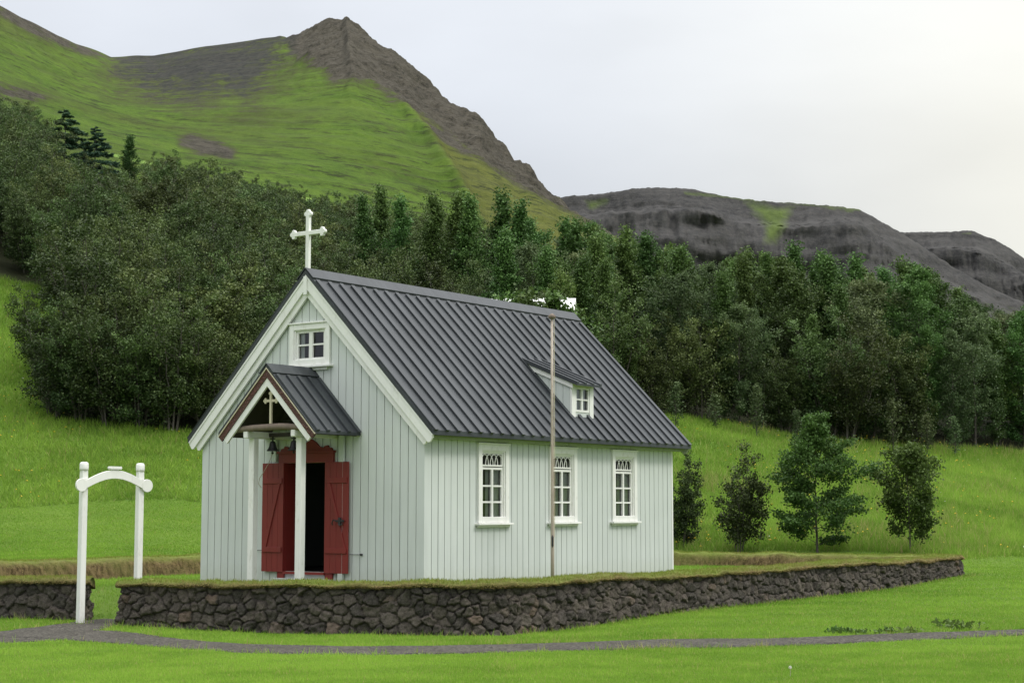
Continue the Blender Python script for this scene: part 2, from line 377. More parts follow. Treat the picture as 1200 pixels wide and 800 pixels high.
# ------------------------------------------------------------------ terrain height
def yz(py, Y): u, f, z = ray(600, py); return EYE + z / f * Y
CT = []                                        # control points: (t = X/Y, Y, z)
def cp(px, py, Y): p = place(px, py, Y); CT.append((p[0] / Y, Y, p[2]))
def cz(px, Y, z): CT.append(((px - 600) / FPX / CP, Y, z))
for px in (-150, 300, 900, 1350):
    cz(px, 3.5, -.22); cz(px, 10, -.55); cz(px, 18, -.76); cz(px, 24, -.80)
for px, z in ((-150, -.80), (0, -.80), (300, -.83), (600, -.80), (900, -.78), (1200, -.75), (1350, -.74)): cz(px, 29, z)
for px, Y, z in ((300, 31.4, -.85), (140, 31.6, -.77), (100, 32.4, -.74), (0, 33, -.73), (-150, 34, -.72), (450, 30.8, -.85), (600, 30.2, -.83), (700, 32.4, -.80), (760, 33.7, -.73), (860, 36, -.68), (960, 40.2, -.65), (1060, 43.8, -.59), (1137, 47.6, -.41),
                 (1200, 38, -.60), (1200, 47, -.44), (1300, 40, -.57), (1200, 54, -.24), (1100, 54, -.10), (1000, 55, .04), (800, 57, .10), (600, 57, .1), (400, 53, .08), (1350, 55, -.25),
                 (0, 44, .0), (120, 45, .02), (235, 49.5, .08), (-150, 46, .05)): cz(px, Y, z)
for q in ((0, 602, 55), (100, 593, 56), (235, 586, 57), (-150, 612, 54), (400, 575, 60), (0, 335, 80), (-150, 300, 80), (0, 480, 64), (131, 488, 64), (200, 496, 64), (300, 500, 66), (400, 503, 68), (520, 500, 71), (650, 495, 74),
          (800, 497, 76), (900, 508, 79), (1000, 517, 81), (1100, 522, 83), (1200, 532, 85), (1350, 545, 88), (800, 565, 66), (1000, 575, 67), (1200, 592, 69), (1350, 600, 70),
          (-150, 150, 130), (0, 175, 130), (130, 205, 125), (300, 275, 122), (450, 335, 122), (560, 380, 120), (680, 410, 120), (800, 435, 120), (1000, 455, 120), (1200, 470, 120), (1350, 480, 120)): cp(*q)
CT = np.array(CT)
def feat(t, Y): return np.stack([np.asarray(t) * 7, np.log(np.maximum(Y, 3)) * 3.2], -1)
FC = feat(CT[:, 0], CT[:, 1])
def _k(d2): return np.where(d2 > 1e-12, .5 * d2 * np.log(np.maximum(d2, 1e-12)), 0)
n_ = len(FC); K_ = _k(((FC[:, None] - FC[None]) ** 2).sum(-1)) + np.eye(n_) * .004
A_ = np.block([[K_, np.c_[np.ones(n_), FC]], [np.c_[np.ones(n_), FC].T, np.zeros((3, 3))]])
W_ = np.linalg.solve(A_, np.r_[CT[:, 2], 0, 0, 0])
def rbf(t, Y):
    q = feat(t, Y); sh = q.shape[:-1]; q = q.reshape(-1, 2); o = np.empty(len(q))
    for i in range(0, len(q), 40000):
        b = q[i:i + 40000]; o[i:i + 40000] = _k(((b[:, None] - FC[None]) ** 2).sum(-1)) @ W_[:n_] + W_[n_] + b @ W_[n_ + 1:]
    return o.reshape(sh)
RIDGE = [(-500, -60, 250), (-300, -120, 255), (-100, -45, 268), (0, 8, 280), (25, 22, 288), (60, 38, 300), (95, 54, 312), (130, 67, 320), (180, 66, 322), (240, 54, 318), (330, 42, 308), (352, 39, 304), (368, 32, 301), (385, 28, 299), (399, 26, 297), (406, 19.5, 296), (409, 21, 295.5), (418, 29, 294), (440, 44, 288), (470, 65, 280),
         (500, 92, 271), (530, 115, 263), (560, 136, 255), (595, 172, 243), (630, 206, 234), (660, 236, 225), (700, 263, 212), (740, 292, 200), (800, 335, 186), (900, 400, 172), (1000, 440, 165), (1200, 462, 160), (1500, 480, 160)]
RP = np.array([place(*q) for q in RIDGE]); RT = RP[:, 0] / RP[:, 1]
YB = 118.0
_tg = np.linspace(-.62, .5, 1200)
def _gs(v, w):
    k = np.exp(-.5 * (np.arange(-4 * w, 4 * w + 1) / w) ** 2); k /= k.sum(); return np.convolve(np.pad(v, 4 * w, mode='edge'), k, 'valid')
RYS = _gs(np.interp(_tg, RT, RP[:, 1]), 22); RE = np.interp(_tg, RT, (RP[:, 2] - EYE) / RP[:, 1]); RES = _gs(RE, 34)
def ridge_y(t): return np.interp(t, _tg, RYS)
def hillz(t, Y):
    Yr = ridge_y(t); kq = np.clip((Y - YB) / (Yr - YB), 0, 1); t2 = t + (fbm(t * 60, Y * .030, 0, 4, 19) * .007) * sstep(1, .8, kq); zr = EYE + Yr * np.interp(t2, _tg, RE); zsm = EYE + Yr * np.interp(t, _tg, RES); zb = rbf(t, np.full_like(Y, YB))
    k = np.clip((Y - YB) / (Yr - YB), 0, 1)
    front = zb + (zsm - zb) * (k * .86 + .14 * k ** 2.2) + (zr - zsm) * sstep(.35, 1, k)
    back = zr - (Y - Yr) * .62
    return np.where(Y <= Yr, front, np.maximum(back, -3)), k, Yr
def tY(x, y):                                  # azimuth ratio and ground distance, defined all the way round
    r = np.hypot(x, y); az = np.arctan2(x, y); lim = .44
    t = np.tan(np.clip(az, -lim, lim)); Y = np.where(np.abs(az) < lim, y, r * math.cos(lim))
    return t, np.maximum(Y, .01), az
# enclosure of the churchyard (outer line of its wall)
P1, P0, P2, PB, GL, CL = (np.array(q) for q in ((-.2, 30.1), (-7.5, 31.9), (13.05, 47.7), (-1.9, 55.2), (-8.14, 32.7), (-14.8, 34.6)))
ENC = np.array([P0, P1, P2, PB, CL, GL])
def seg_d(p, a, b):
    d = b - a; k = np.clip(((p - a) @ d) / (d @ d), 0, 1); return np.hypot(*(p - a - k[:, None] * d).T)
def poly_sd(p, poly):                          # signed distance, negative inside
    ins = np.zeros(len(p), bool); dd = np.full(len(p), 1e9)
    for i in range(len(poly)):
        a, b = poly[i], poly[(i + 1) % len(poly)]; dd = np.minimum(dd, seg_d(p, a, b))
        c = (a[1] > p[:, 1]) != (b[1] > p[:, 1])
        with np.errstate(divide='ignore', invalid='ignore'): ins ^= c & (p[:, 0] < (b[0] - a[0]) * (p[:, 1] - a[1]) / (b[1] - a[1]) + a[0])
    return np.where(ins, -dd, dd)
def ground_z(x, y):
    x = np.atleast_1d(np.asarray(x, float)); y = np.atleast_1d(np.asarray(y, float))
    t, Y, az = tY(x, y); z = rbf(t, np.minimum(Y, YB)); h, k, Yr = hillz(t, np.maximum(Y, YB + .01))
    z = np.where(Y > YB, h, z)
    z = z + fbm(x * .35, y * .35, 0, 3, 3) * .10 * sstep(40, 60, Y) * sstep(400, 100, Y)
    back = sstep(.9, 1.6, np.abs(az)); z = z * (1 - back) + (-.3) * back
    return z
GATE = np.array([-7.8, 32.4])
def yard_z(x, y):
    d = np.hypot(np.asarray(x) - GATE[0], np.asarray(y) - GATE[1])
    return -.27 - .47 * sstep(5.0, .6, d) + fbm(np.asarray(x) * .5, np.asarray(y) * .5, 0, 3, 9) * .035
def gz(x, y): return float(ground_z(x, y)[0])
def ground_hit(px, py, y0=15, y1=160):
    Ys = np.arange(y0, y1, .1); u, f, z = ray(px, py); xs = u / f * Ys; g = ground_z(xs, Ys); h = EYE + z / f * Ys
    i = np.argmax(h <= g); return np.array([xs[i], Ys[i], g[i]])

# ------------------------------------------------------------------ ground sheet
PATHS = []
def px_line(pts): return np.array([[place(px, py, 2.245 * FPX / (py - 595) * .999)[0], 2.245 * FPX / (py - 595)] for px, py in pts])
main = px_line([(-120, 750), (-40, 747.5), (0, 745.5), (60, 743), (110, 743), (165, 748), (250, 753.5), (340, 758.5), (420, 761), (520, 761), (600, 759.5), (700, 756.8), (800, 754.3), (900, 751.6), (1000, 748.8), (1100, 745.8), (1200, 743), (1300, 741)])
mw = np.interp(main[:, 0], [-11, -9.3, -7.8, -6, -2.3, 0, 4, 9], [1.0, .95, 1.0, .55, .80, .80, .62, .50])
spur = np.array([[-8.7, 29.3], [-8.3, 30.6], [-8.0, 31.6], [-7.85, 32.5], [-7.7, 33.0]]); sw = np.array([1.1, .8, .5, .40, .2])
def resample(P, w, ds=.2):
    for _ in range(2):                         # Chaikin smoothing
        a = P[:-1] * .75 + P[1:] * .25; b = P[:-1] * .25 + P[1:] * .75; Q = np.empty((2 * len(a) + 2, 2)); Q[0] = P[0]; Q[-1] = P[-1]; Q[1:-1:2] = a; Q[2:-1:2] = b
        wa = w[:-1] * .75 + w[1:] * .25; wb = w[:-1] * .25 + w[1:] * .75; W2 = np.empty(len(Q)); W2[0] = w[0]; W2[-1] = w[-1]; W2[1:-1:2] = wa; W2[2:-1:2] = wb
        P, w = Q, W2
    s = np.r_[0, np.cumsum(np.hypot(*np.diff(P, axis=0).T))]; k = np.arange(0, s[-1], ds)
    return np.c_[np.interp(k, s, P[:, 0]), np.interp(k, s, P[:, 1])], np.interp(k, s, w)
main, mw = resample(main, mw); spur, sw = resample(spur, sw)
def path_sd(p):
    o = np.full(len(p), 1e9)
    for L_, w_ in ((main, mw), (spur, sw)):
        for i in range(0, len(L_), 1):
            o = np.minimum(o, np.hypot(p[:, 0] - L_[i, 0], p[:, 1] - L_[i, 1]) - w_[i])
    return o
FOREST_EDGE = np.array([(-300, 290), (0, 328), (45, 338), (72, 352), (70, 380), (35, 420), (45, 470), (66, 492), (131, 499), (200, 507), (300, 507), (420, 505), (520, 500), (650, 495), (800, 490), (850, 497), (930, 512), (1000, 520), (1060, 525), (1150, 527), (1210, 532), (1400, 545)], float)
def meadow_mask(x, y):                         # uncut grass beyond the mown lawn
    x = np.asarray(x); y = np.asarray(y); t, Y, az = tY(x, y); nz = fbm(x * .3, y * .3, 0, 3, 21)
    edge = np.interp(t, [-.32, -.2, 0, .13, .22, .275, .285, .4], [55.5, 57, 57, 55.5, 54.5, 53.5, 54.5, 56])
    return sstep(-.35, .35, Y - edge + nz * .5)
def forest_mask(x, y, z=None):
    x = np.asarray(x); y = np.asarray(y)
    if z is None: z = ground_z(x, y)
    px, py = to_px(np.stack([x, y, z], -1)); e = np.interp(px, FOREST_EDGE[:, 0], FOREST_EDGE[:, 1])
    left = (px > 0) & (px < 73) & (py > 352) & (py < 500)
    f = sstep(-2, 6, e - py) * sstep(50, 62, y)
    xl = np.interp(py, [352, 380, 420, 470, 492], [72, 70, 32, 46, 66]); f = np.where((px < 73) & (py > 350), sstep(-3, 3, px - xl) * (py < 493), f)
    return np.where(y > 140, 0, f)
def polar(azs, rs, zf):
    A, Rr = np.meshgrid(azs, rs); x = Rr * np.sin(A); y = Rr * np.cos(A)
    z = zf(x.ravel(), y.ravel()).reshape(x.shape); n, m = x.shape
    V = np.stack([x, y, z], -1).reshape(-1, 3); i = np.arange(n * m).reshape(n, m)
    F = np.stack([i[:-1, :-1], i[:-1, 1:], i[1:, 1:], i[1:, :-1]], -1).reshape(-1, 4); return V, F
azs = np.r_[np.linspace(-math.pi, -.44, 40)[:-1], np.linspace(-.44, .44, 300), np.linspace(.44, math.pi, 40)[1:]]
rs = np.r_[np.geomspace(.8, 19, 26), np.arange(19.5, 62, .33), np.geomspace(62.3, 150, 80)]
def zext(x, y):
    z = ground_z(x, y); ins = poly_sd(np.c_[x, y], ENC) < -.45; return np.where(ins, -1.6, z)
V, F = polar(azs, rs, zext)
ins_ = poly_sd(V[:, :2], ENC)
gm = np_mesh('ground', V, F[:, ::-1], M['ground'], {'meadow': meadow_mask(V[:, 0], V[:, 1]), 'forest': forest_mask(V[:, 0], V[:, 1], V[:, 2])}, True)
link('ground', gm, kind='structure')
# flat land out to the horizon
V, F = polar(np.linspace(-math.pi, math.pi, 91), np.geomspace(140, 9000, 30), lambda x, y: np.full(len(x), -2.5) + 0 * x)
link('plain', np_mesh('plain', V, F[:, ::-1], M['ground'], {'meadow': np.ones(len(V)), 'forest': np.zeros(len(V))}), kind='structure')
# churchyard lawn
gx, gy = np.meshgrid(np.arange(-16, 13.6, .3), np.arange(29, 56, .3)); p = np.c_[gx.ravel(), gy.ravel()]
sdm = poly_sd(p, ENC).reshape(gx.shape)
zz = yard_z(p[:, 0], p[:, 1])
V = np.c_[p, zz]; n, m = gx.shape; i = np.arange(n * m).reshape(n, m)
F = np.stack([i[:-1, :-1], i[:-1, 1:], i[1:, 1:], i[1:, :-1]], -1).reshape(-1, 4); keep = (sdm.ravel()[F].max(1) < -.30)
link('churchyard_lawn', np_mesh('churchyard_lawn', V, F[keep], M['ground'], {'meadow': np.zeros(len(V)), 'forest': np.zeros(len(V))}, True), kind='structure')
# gravel path
Vs, Fs = [], []
for L_, w_, lift in ((main, mw, .020), (spur, sw, .026)):
    d = np.gradient(L_, axis=0); d /= np.hypot(*d.T)[:, None]; nn = np.c_[-d[:, 1], d[:, 0]]
    ks = np.array([-1.08, -1, -.6, -.2, .2, .6, 1, 1.08]); b0 = sum(len(v) for v in Vs)
    jit = 1 + fbm(np.arange(len(L_))[:, None] * .23, ks[None] * 2, 0, 3, 5) * .16
    P = L_[:, None, :] + nn[:, None, :] * (w_[:, None] * ks[None] * jit)[..., None]
    z = ground_z(P[..., 0].ravel(), P[..., 1].ravel()).reshape(P.shape[:2]); yd = yard_z(P[..., 0], P[..., 1]); 
    z = np.maximum(z, np.where(poly_sd(P.reshape(-1, 2), ENC).reshape(z.shape) < .0, yd, -9))
    z = z + np.where(np.abs(ks) > 1.02, -.05, lift)[None] + fbm(P[..., 0] * 5, P[..., 1] * 5, 0, 2, 8) * .008
    Vs.append(np.concatenate([P, z[..., None]], -1).reshape(-1, 3)); n, m = z.shape; i = np.arange(n * m).reshape(n, m) + b0
    Fs.append(np.stack([i[:-1, :-1], i[:-1, 1:], i[1:, 1:], i[1:, :-1]], -1).reshape(-1, 4))
link('path', np_mesh('path', np.concatenate(Vs), np.concatenate(Fs), M['path'], None, True), kind='structure')

# ------------------------------------------------------------------ near hill and far mountain
def in_poly(px, py, poly): return poly_sd(np.c_[px.ravel(), py.ravel()], np.array(poly, float)).reshape(px.shape)
ts = np.r_[np.linspace(-.60, -.33, 40)[:-1], np.linspace(-.33, .06, 620), np.linspace(.06, .5, 120)[1:]]
kk = np.r_[np.linspace(-.06, 1, 260), np.linspace(1.0, 2.3, 40)[1:]]
T, Kq = np.meshgrid(ts, kk); Yr = ridge_y(T); Y = YB + (Yr - YB) * Kq; X = T * Y
Zh, k_, _ = hillz(T, np.maximum(Y, YB + .01)); Zh = np.where(Y < YB, rbf(T, Y) - .8, Zh)
px, py = to_px(np.stack([X, Y, Zh], -1))
dxy = fbm(X * .05, Y * .05, Zh * .05, 4, 31) * 12
rockR = in_poly(px + dxy, py + dxy * .4, [(330, 30), (345, 70), (372, 76), (390, 92), (415, 90), (436, 96), (464, 121), (497, 137), (535, 163), (557, 186), (602, 213), (659, 243), (712, 275), (760, 290), (900, 300), (900, -60), (420, -60)])
strip = in_poly(px + dxy * .3, py, [(496, 143), (520, 150), (543, 168), (556, 188), (545, 186), (528, 176), (508, 160)])
scree = in_poly(px + dxy, py + dxy * .5, [(120, 84), (135, 60), (200, 30), (345, 20), (350, 74), (318, 100), (292, 124), (262, 116), (238, 121), (205, 119), (170, 112), (140, 98)])
pat1 = in_poly(px + dxy * .4, py + dxy * .2, [(203, 166), (225, 160), (250, 168), (276, 180), (270, 186), (235, 182), (212, 174)])
pat2 = in_poly(px + dxy * .4, py + dxy * .2, [(-60, 100), (0, 102), (40, 110), (70, 120), (40, 122), (0, 116), (-60, 112)])
def soft(sd, w): return np.clip(.5 - sd / w, 0, 1)
rock = np.maximum.reduce([soft(rockR, 22), soft(strip, 10) * .85, soft(scree, 70) * .78, soft(pat1, 9) * .8, soft(pat2, 12) * .7])
top = in_poly(px, py, [(-80, -60), (0, 22), (40, 44), (95, 66), (130, 70), (132, 66), (95, 52), (60, 36), (0, 0), (-80, -80)]); rock = np.maximum(rock, soft(top, 8) * .7)
fold = np.interp(py, [90, 120, 165, 200, 240, 300], [455, 466, 500, 520, 547, 580])
dry = sstep(-5, 6, px - fold) * .9  # yellower grass right of the fold; the fold's light difference is coloured in too
dry = np.maximum(dry, sstep(60, 30, py + px * .03) * .25)
rockm = np.clip(rock, 0, 1) * (Kq < 1.6)
rough_ = fbm(X * .09, Y * .09, Zh * .09, 5, 41); ridged = 1 - np.abs(fbm(X * .045, Y * .045, Zh * .09, 4, 51)) * 2
cr = np.clip(soft(rockR, 14), 0, 1)
fade = sstep(.0, .08, k_)
Zh = Zh + fade * (cr * (rough_ * 1.6 + ridged * 1.2 - .8) + fbm(X * .02, Y * .02, 0, 4, 61) * 1.2 * (1 - cr) * (1 - .7 * sstep(.85, 1, Kq))
                  + fbm(X * .30, Y * .30, Zh * .30, 4, 71, .6) * .75 * cr)
Zh = Zh + 1.6 * np.exp(-((px - fold) / 9) ** 2) * sstep(100, 140, py) * fade        # the fold that parts the bright slope from the yellower one
terr = np.sin((Zh + fbm(X * .05, Y * .05, 0, 3, 81) * 3.0) * 2.6); Zh = Zh + fade * (1 - cr) * terr * .15
n, m = X.shape; i = np.arange(n * m).reshape(n, m); F = np.stack([i[:-1, :-1], i[:-1, 1:], i[1:, 1:], i[1:, :-1]], -1).reshape(-1, 4)
link('hill', np_mesh('hill', np.stack([X, Y, Zh], -1).reshape(-1, 3), F[:, ::-1], M['hill'], {'rock': rockm, 'dry': dry, 'scree': soft(scree, 20)}, True), kind='structure')

def mountain(name, prof, Y0, Yr, Yb, seed, green=None):
    PR = np.array([place(a, b, Yr) for a, b in prof]); PT = PR[:, 0] / PR[:, 1]
    ts = np.linspace(PT[0], PT[-1], 420); kk = np.r_[np.linspace(0, 1, 170), np.linspace(1, 2, 14)[1:]]
    T, Kq = np.meshgrid(ts, kk); Y = Y0 + (Yr - Y0) * np.minimum(Kq, 1) + (Yb - Yr) * np.maximum(Kq - 1, 0); X = T * Y
    zr = np.interp(T, PT, PR[:, 2])
    sh = np.interp(np.minimum(Kq, 1), [0, .35, .62, .74, .80, .90, .95, 1], [0, .26, .55, .72, .86, .91, .985, 1])
    Z = -5 + (zr + 5) * sh; Z = np.where(Kq > 1, zr - (Kq - 1) * zr * .6, Z)
    gull = fbm(T * 26, Kq * 2.2, 0, 6, seed, .6); led = fbm(T * 9, Z * .05, Kq, 6, seed + 9, .6)
    amp = sstep(0, .2, Kq) * (1 - sstep(.84, 1, Kq))
    Y2 = Y + amp * (gull * 34 + led * 22); X2 = T * Y2; Z2 = Z + amp * (fbm(X * .012, Y * .012, Z * .02, 4, seed + 3) * 10) + (1 - .0) * fbm(T * 400, Kq * 3, 0, 3, seed + 4) * .8
    px, py = to_px(np.stack([X2, Y2, Z2], -1)); gr = np.zeros(px.shape)
    if green is not None:
        for poly, w, a in green: gr = np.maximum(gr, soft(in_poly(px, py, poly), w) * a)
    n, m = X.shape; i = np.arange(n * m).reshape(n, m); F = np.stack([i[:-1, :-1], i[:-1, 1:], i[1:, 1:], i[1:, :-1]], -1).reshape(-1, 4)
    link(name, np_mesh(name, np.stack([X2, Y2, Z2], -1).reshape(-1, 3), F[:, ::-1], M['mountain'], {'green': gr}, True), kind='structure')
mountain('mountain', [(500, 290), (560, 258), (620, 238), (668, 230), (700, 227.5), (740, 222), (770, 221), (800, 222.5), (818, 224), (822, 226), (870, 234), (930, 238), (1000, 244), (1008, 246), (1030, 258), (1050, 270), (1080, 290), (1120, 315), (1160, 338), (1200, 356), (1300, 390), (1450, 420)], 800, 1250, 1900, 101,
         [([(872, 236), (940, 240), (925, 255), (912, 275), (905, 290), (890, 288), (898, 265), (880, 248)], 34, .95), ([(685, 236), (720, 228), (712, 240), (690, 246)], 16, .7), ([(960, 241), (1005, 246), (1000, 252), (960, 246)], 6, .6), ([(800, 223), (1010, 243), (1010, 249), (800, 229)], 5, .6),
          ([(1080, 325), (1200, 350), (1250, 420), (1000, 420), (1000, 345)], 40, .45), ([(740, 232), (830, 236), (830, 250), (740, 246)], 20, .35)])
mountain('mountain', [(900, 330), (980, 290), (1030, 276), (1055, 272), (1100, 272), (1138, 271), (1146, 274), (1165, 281), (1185, 292), (1200, 303), (1240, 330), (1300, 350), (1450, 380)], 1250, 1750, 2300, 131, [([(1040, 272), (1140, 271), (1140, 276), (1040, 276)], 6, .5)])

# ------------------------------------------------------------------ church
L, W, ZB = 9.49, 6.2, -.27
YAW = R(35.965); XC, YC = -1.711, 32.85
def loc(a, b, z): return Vector((XC + a * math.sin(YAW) - b * math.cos(YAW), YC + a * math.cos(YAW) + b * math.sin(YAW), z))
ROT = math.pi / 2 - YAW
c0 = loc(L / 2, W / 2, ZB); OFF = (L / 2, W / 2, ZB)
church = thing('church', 'small pale grey-green wooden church with dark batten-seamed roof, white trim and red doors', 'church', c0, ROT)
HB, ZR = W / 2, 6.37                                     # ridge line
zs = lambda b: ZR - abs(b - HB)                          # roof surface
fa = lambda u, v, w: (w, u, v)                           # gable plane: (b, z, a)
fb = lambda u, v, w: (u, w, v)                           # side plane: (a, z, b)
DOOR = (2.545, 3.69, .14, 2.365)
WIN = [(c - .395, c + .395, 1.16, 2.62) for c in (2.235, 4.79, 7.30)]
GWIN = (2.62, 3.50, 4.42, 5.13)
def cut(u0, u1, z0, ztop, ops):                          # pieces of a strip left by the openings
    us = sorted({u0, u1, *[x for o in ops for x in o[:2] if u0 < x < u1], *([HB] if u0 < HB < u1 and ztop(u0) != ztop((u0 + u1) / 2) else [])})
    for a, b in zip(us[:-1], us[1:]):
        m = (a + b) / 2; zsegs = [z0]
        for o in sorted((o for o in ops if o[0] <= m <= o[1]), key=lambda o: o[2]): zsegs += [o[2], o[3]]
        for j in range(0, len(zsegs), 2):
            lo = zsegs[j]; last = j + 1 >= len(zsegs)
            if last: yield [(a, lo), (b, lo), (b, ztop(b)), (a, ztop(a))]
            else: yield [(a, lo), (b, lo), (b, zsegs[j + 1]), (a, zsegs[j + 1])]
def clad(mb, f, u0, u1, ztop, ops, w_out, w_in, pitch=.206, gap=.017, seed=1):
    r = random.Random(seed); n = round((u1 - u0) / pitch); p = (u1 - u0) / n
    for i in range(n):
        a, b = u0 + i * p + (gap / 2 if i else 0), u0 + (i + 1) * p - (gap / 2 if i < n - 1 else 0)
        d = r.uniform(-.002, .002)
        for poly in cut(a, b, ZB - .05, ztop, ops): mb.prism(poly, f, w_out + d, w_in)
gtop = lambda b: zs(b) - .13
stop = lambda a: 2.90
bd = MB(); bk = MB()
clad(bd, fa, 0, W, gtop, [DOOR, GWIN], 0, .021, seed=1)
clad(bd, fb, .022, L - .022, stop, WIN, 0, .021, gap=.018, seed=2)
clad(bd, fa, 0, W, gtop, [], L, L - .021, seed=3)
clad(bd, fb, .022, L - .022, stop, [], W, W - .021, seed=4)
for poly in cut(.022, W - .022, ZB - .05, lambda b: gtop(b) - .01, [DOOR, GWIN]): bk.prism(poly, fa, .024, .15)
for poly in cut(.152, L - .152, ZB - .05, lambda a: 2.88, WIN): bk.prism(poly, fb, .024, .15)
for poly in cut(.022, W - .022, ZB - .05, lambda b: gtop(b) - .01, []): bk.prism(poly, fa, L - .024, L - .15)
for poly in cut(.152, L - .152, ZB - .05, lambda a: 2.88, []): bk.prism(poly, fb, W - .024, W - .15)
wall_o = bd.build('wall', M['wall'], church, OFF)
bk.build('wall_lining', M['batten_dark'], church, OFF)
fl = MB(); fl.box(.16, L - .16, .16, W - .16, -.05, .10); fl.build('floor', M['interior'], church, OFF)
# white corner strip at the far corner, plinth strip under the door
cs = MB(); cs.box(L - .05, L + .012, -.012, .06, ZB, 2.80); cs.build('corner_board', M['white'], church, OFF)
# roof
A0, A1, EV = -.14, L + .38, -.32
rf = MB()
TH = .095
rf.prism([(EV, zs(EV)), (HB, ZR), (HB, ZR - TH), (EV, zs(EV) - TH)], fa, A0, A1)
rf.prism([(W - EV, zs(EV)), (HB, ZR), (HB, ZR - TH), (W - EV, zs(EV) - TH)], fa, A0, A1)
s2 = math.sqrt(.5)
nse = 27; pitch = (A1 - A0 - .18) / nse
def on_roof(side, d, h):                                  # d metres down from the ridge, h above the sheet
    b = HB - side * (d * s2 + h * s2); return (b, ZR - d * s2 + h * s2)
DE = (HB - EV) / s2
for sgn in (1, -1):
    for k in range(nse + 1):
        a = A0 + .02 + k * pitch
        rf.prism([on_roof(sgn, .37, -.002), on_roof(sgn, .37, .034), on_roof(sgn, DE + .015, .034), on_roof(sgn, DE + .015, -.03)], fa, a + .008, a + .104)
        rf.prism([on_roof(sgn, .355, .032), on_roof(sgn, .355, .044), on_roof(sgn, DE + .03, .044), on_roof(sgn, DE + .03, .032)], fa, a, a + .112)
roof_o = rf.build('roof', M['roof'], church, OFF)
cap = MB()
for sgn in (1, -1):
    cap.prism([on_roof(sgn, -.02, .022), on_roof(sgn, -.02, .04), on_roof(sgn, .29, .04), on_roof(sgn, .30, .004), on_roof(sgn, .29, .022)], fa, A0 - .015, A1 + .015)
cap.build('ridge_cap', M['roof'], roof_o, (0, 0, 0)).data.transform(Matrix.Translation((-OFF[0], -OFF[1], -OFF[2])))
def slope_poly(sgn, v0, v1, bend, end=True):              # strip parallel to the roof, v0..v1 below the surface (vertical)
    b_in = HB; b_out = HB - sgn * (HB - bend)
    z = lambda b, v: zs(b) - v
    dz = (v1 - v0) / 2
    return [(b_in, ZR - v0), (b_out, z(b_out, v0)), (b_out + sgn * dz, z(b_out, v0) - dz - (v1 - v0) / 2 * 0 - 0), (b_in, ZR - v1)] if end else [(b_in, ZR - v0), (b_out, z(b_out, v0)), (b_out, z(b_out, v1)), (b_in, ZR - v1)]
bg_ = MB()
def barge(mb, v0, v1, a0, a1, e, back=False):
    for sgn in (1, -1):
        b_out = HB - sgn * (HB - e)
        # square-cut end with the corner rounded off
        hw = (v1 - v0) / 2
        pts = [(HB, ZR - v0), (b_out, zs(b_out) - v0), (b_out - sgn * -.005, zs(b_out) - v0 - .02)]
        pts += [(b_out + sgn * hw * .55, zs(b_out) - v0 - hw * .92), (b_out + sgn * hw, zs(b_out + sgn * hw) - v1), (HB, ZR - v1)]
        mb.prism(pts, fa, a0, a1)
barge(bg_, .10, .155, -.132, -.075, EV + .015)
barge(bg_, .155, .385, -.118, -.075, EV + .03)
barge(bg_, .385, .565, -.074, -.026, EV + .20)
bg_.box(-.150, -.119, HB - .045, HB + .045, ZR - .52, ZR - .14)
bg_.build('bargeboard', M['white'], church, OFF)
bb = MB(); barge(bb, .10, .385, L + .30, L + .345, EV + .03); bb.build('bargeboard', M['moss_board'], church, OFF)
cn = MB()
for b0, b1 in ((-.15, -.003), (W + .003, W + .15)):
    cn.box(-.02, L + .28, b0, b1, 2.795, 2.86)
    cn.box(.0, L + .26, min(b0, b1) + .04, max(b0, b1) - .0005 if b0 > 0 else b1, 2.86, 2.93)
cn.build('cornice', M['moss_board'], church, OFF)
# roof cross with trefoil ends
def cross_mb(mb, a, b, z0, z1, half, zc, w, t, lobe):
    mb.box(a - t / 2, a + t / 2, b - w / 2, b + w / 2, z0, z1); mb.box(a - t / 2 + .003, a + t / 2 - .003, b - half, b + half, zc - w / 2, zc + w / 2)
    for (cb, cz_, db, dz) in ((b, z1, 0, 1), (b - half, zc, -1, 0), (b + half, zc, 1, 0)):
        for (u, v) in ((db * lobe * .9, dz * lobe * .9), (dz * lobe * .95 , db * lobe * .95), (-dz * lobe * .95, -db * lobe * .95)):
            pts = [(cb + u + lobe * .85 * math.cos(q), cz_ + v + lobe * .85 * math.sin(q)) for q in np.linspace(0, 2 * math.pi, 13)[:-1]]
            k = abs(u) * .02 + abs(v) * .03
            mb.prism(pts, fa, a - t / 2 + .004 + k, a + t / 2 - .004 - k)
cr_ = MB(); cross_mb(cr_, -.03, HB + .03, ZR - .04, 7.56, .40, 7.155, .088, .08, .056); cr_.build('cross', M['white'], church, OFF, bevel=.006)

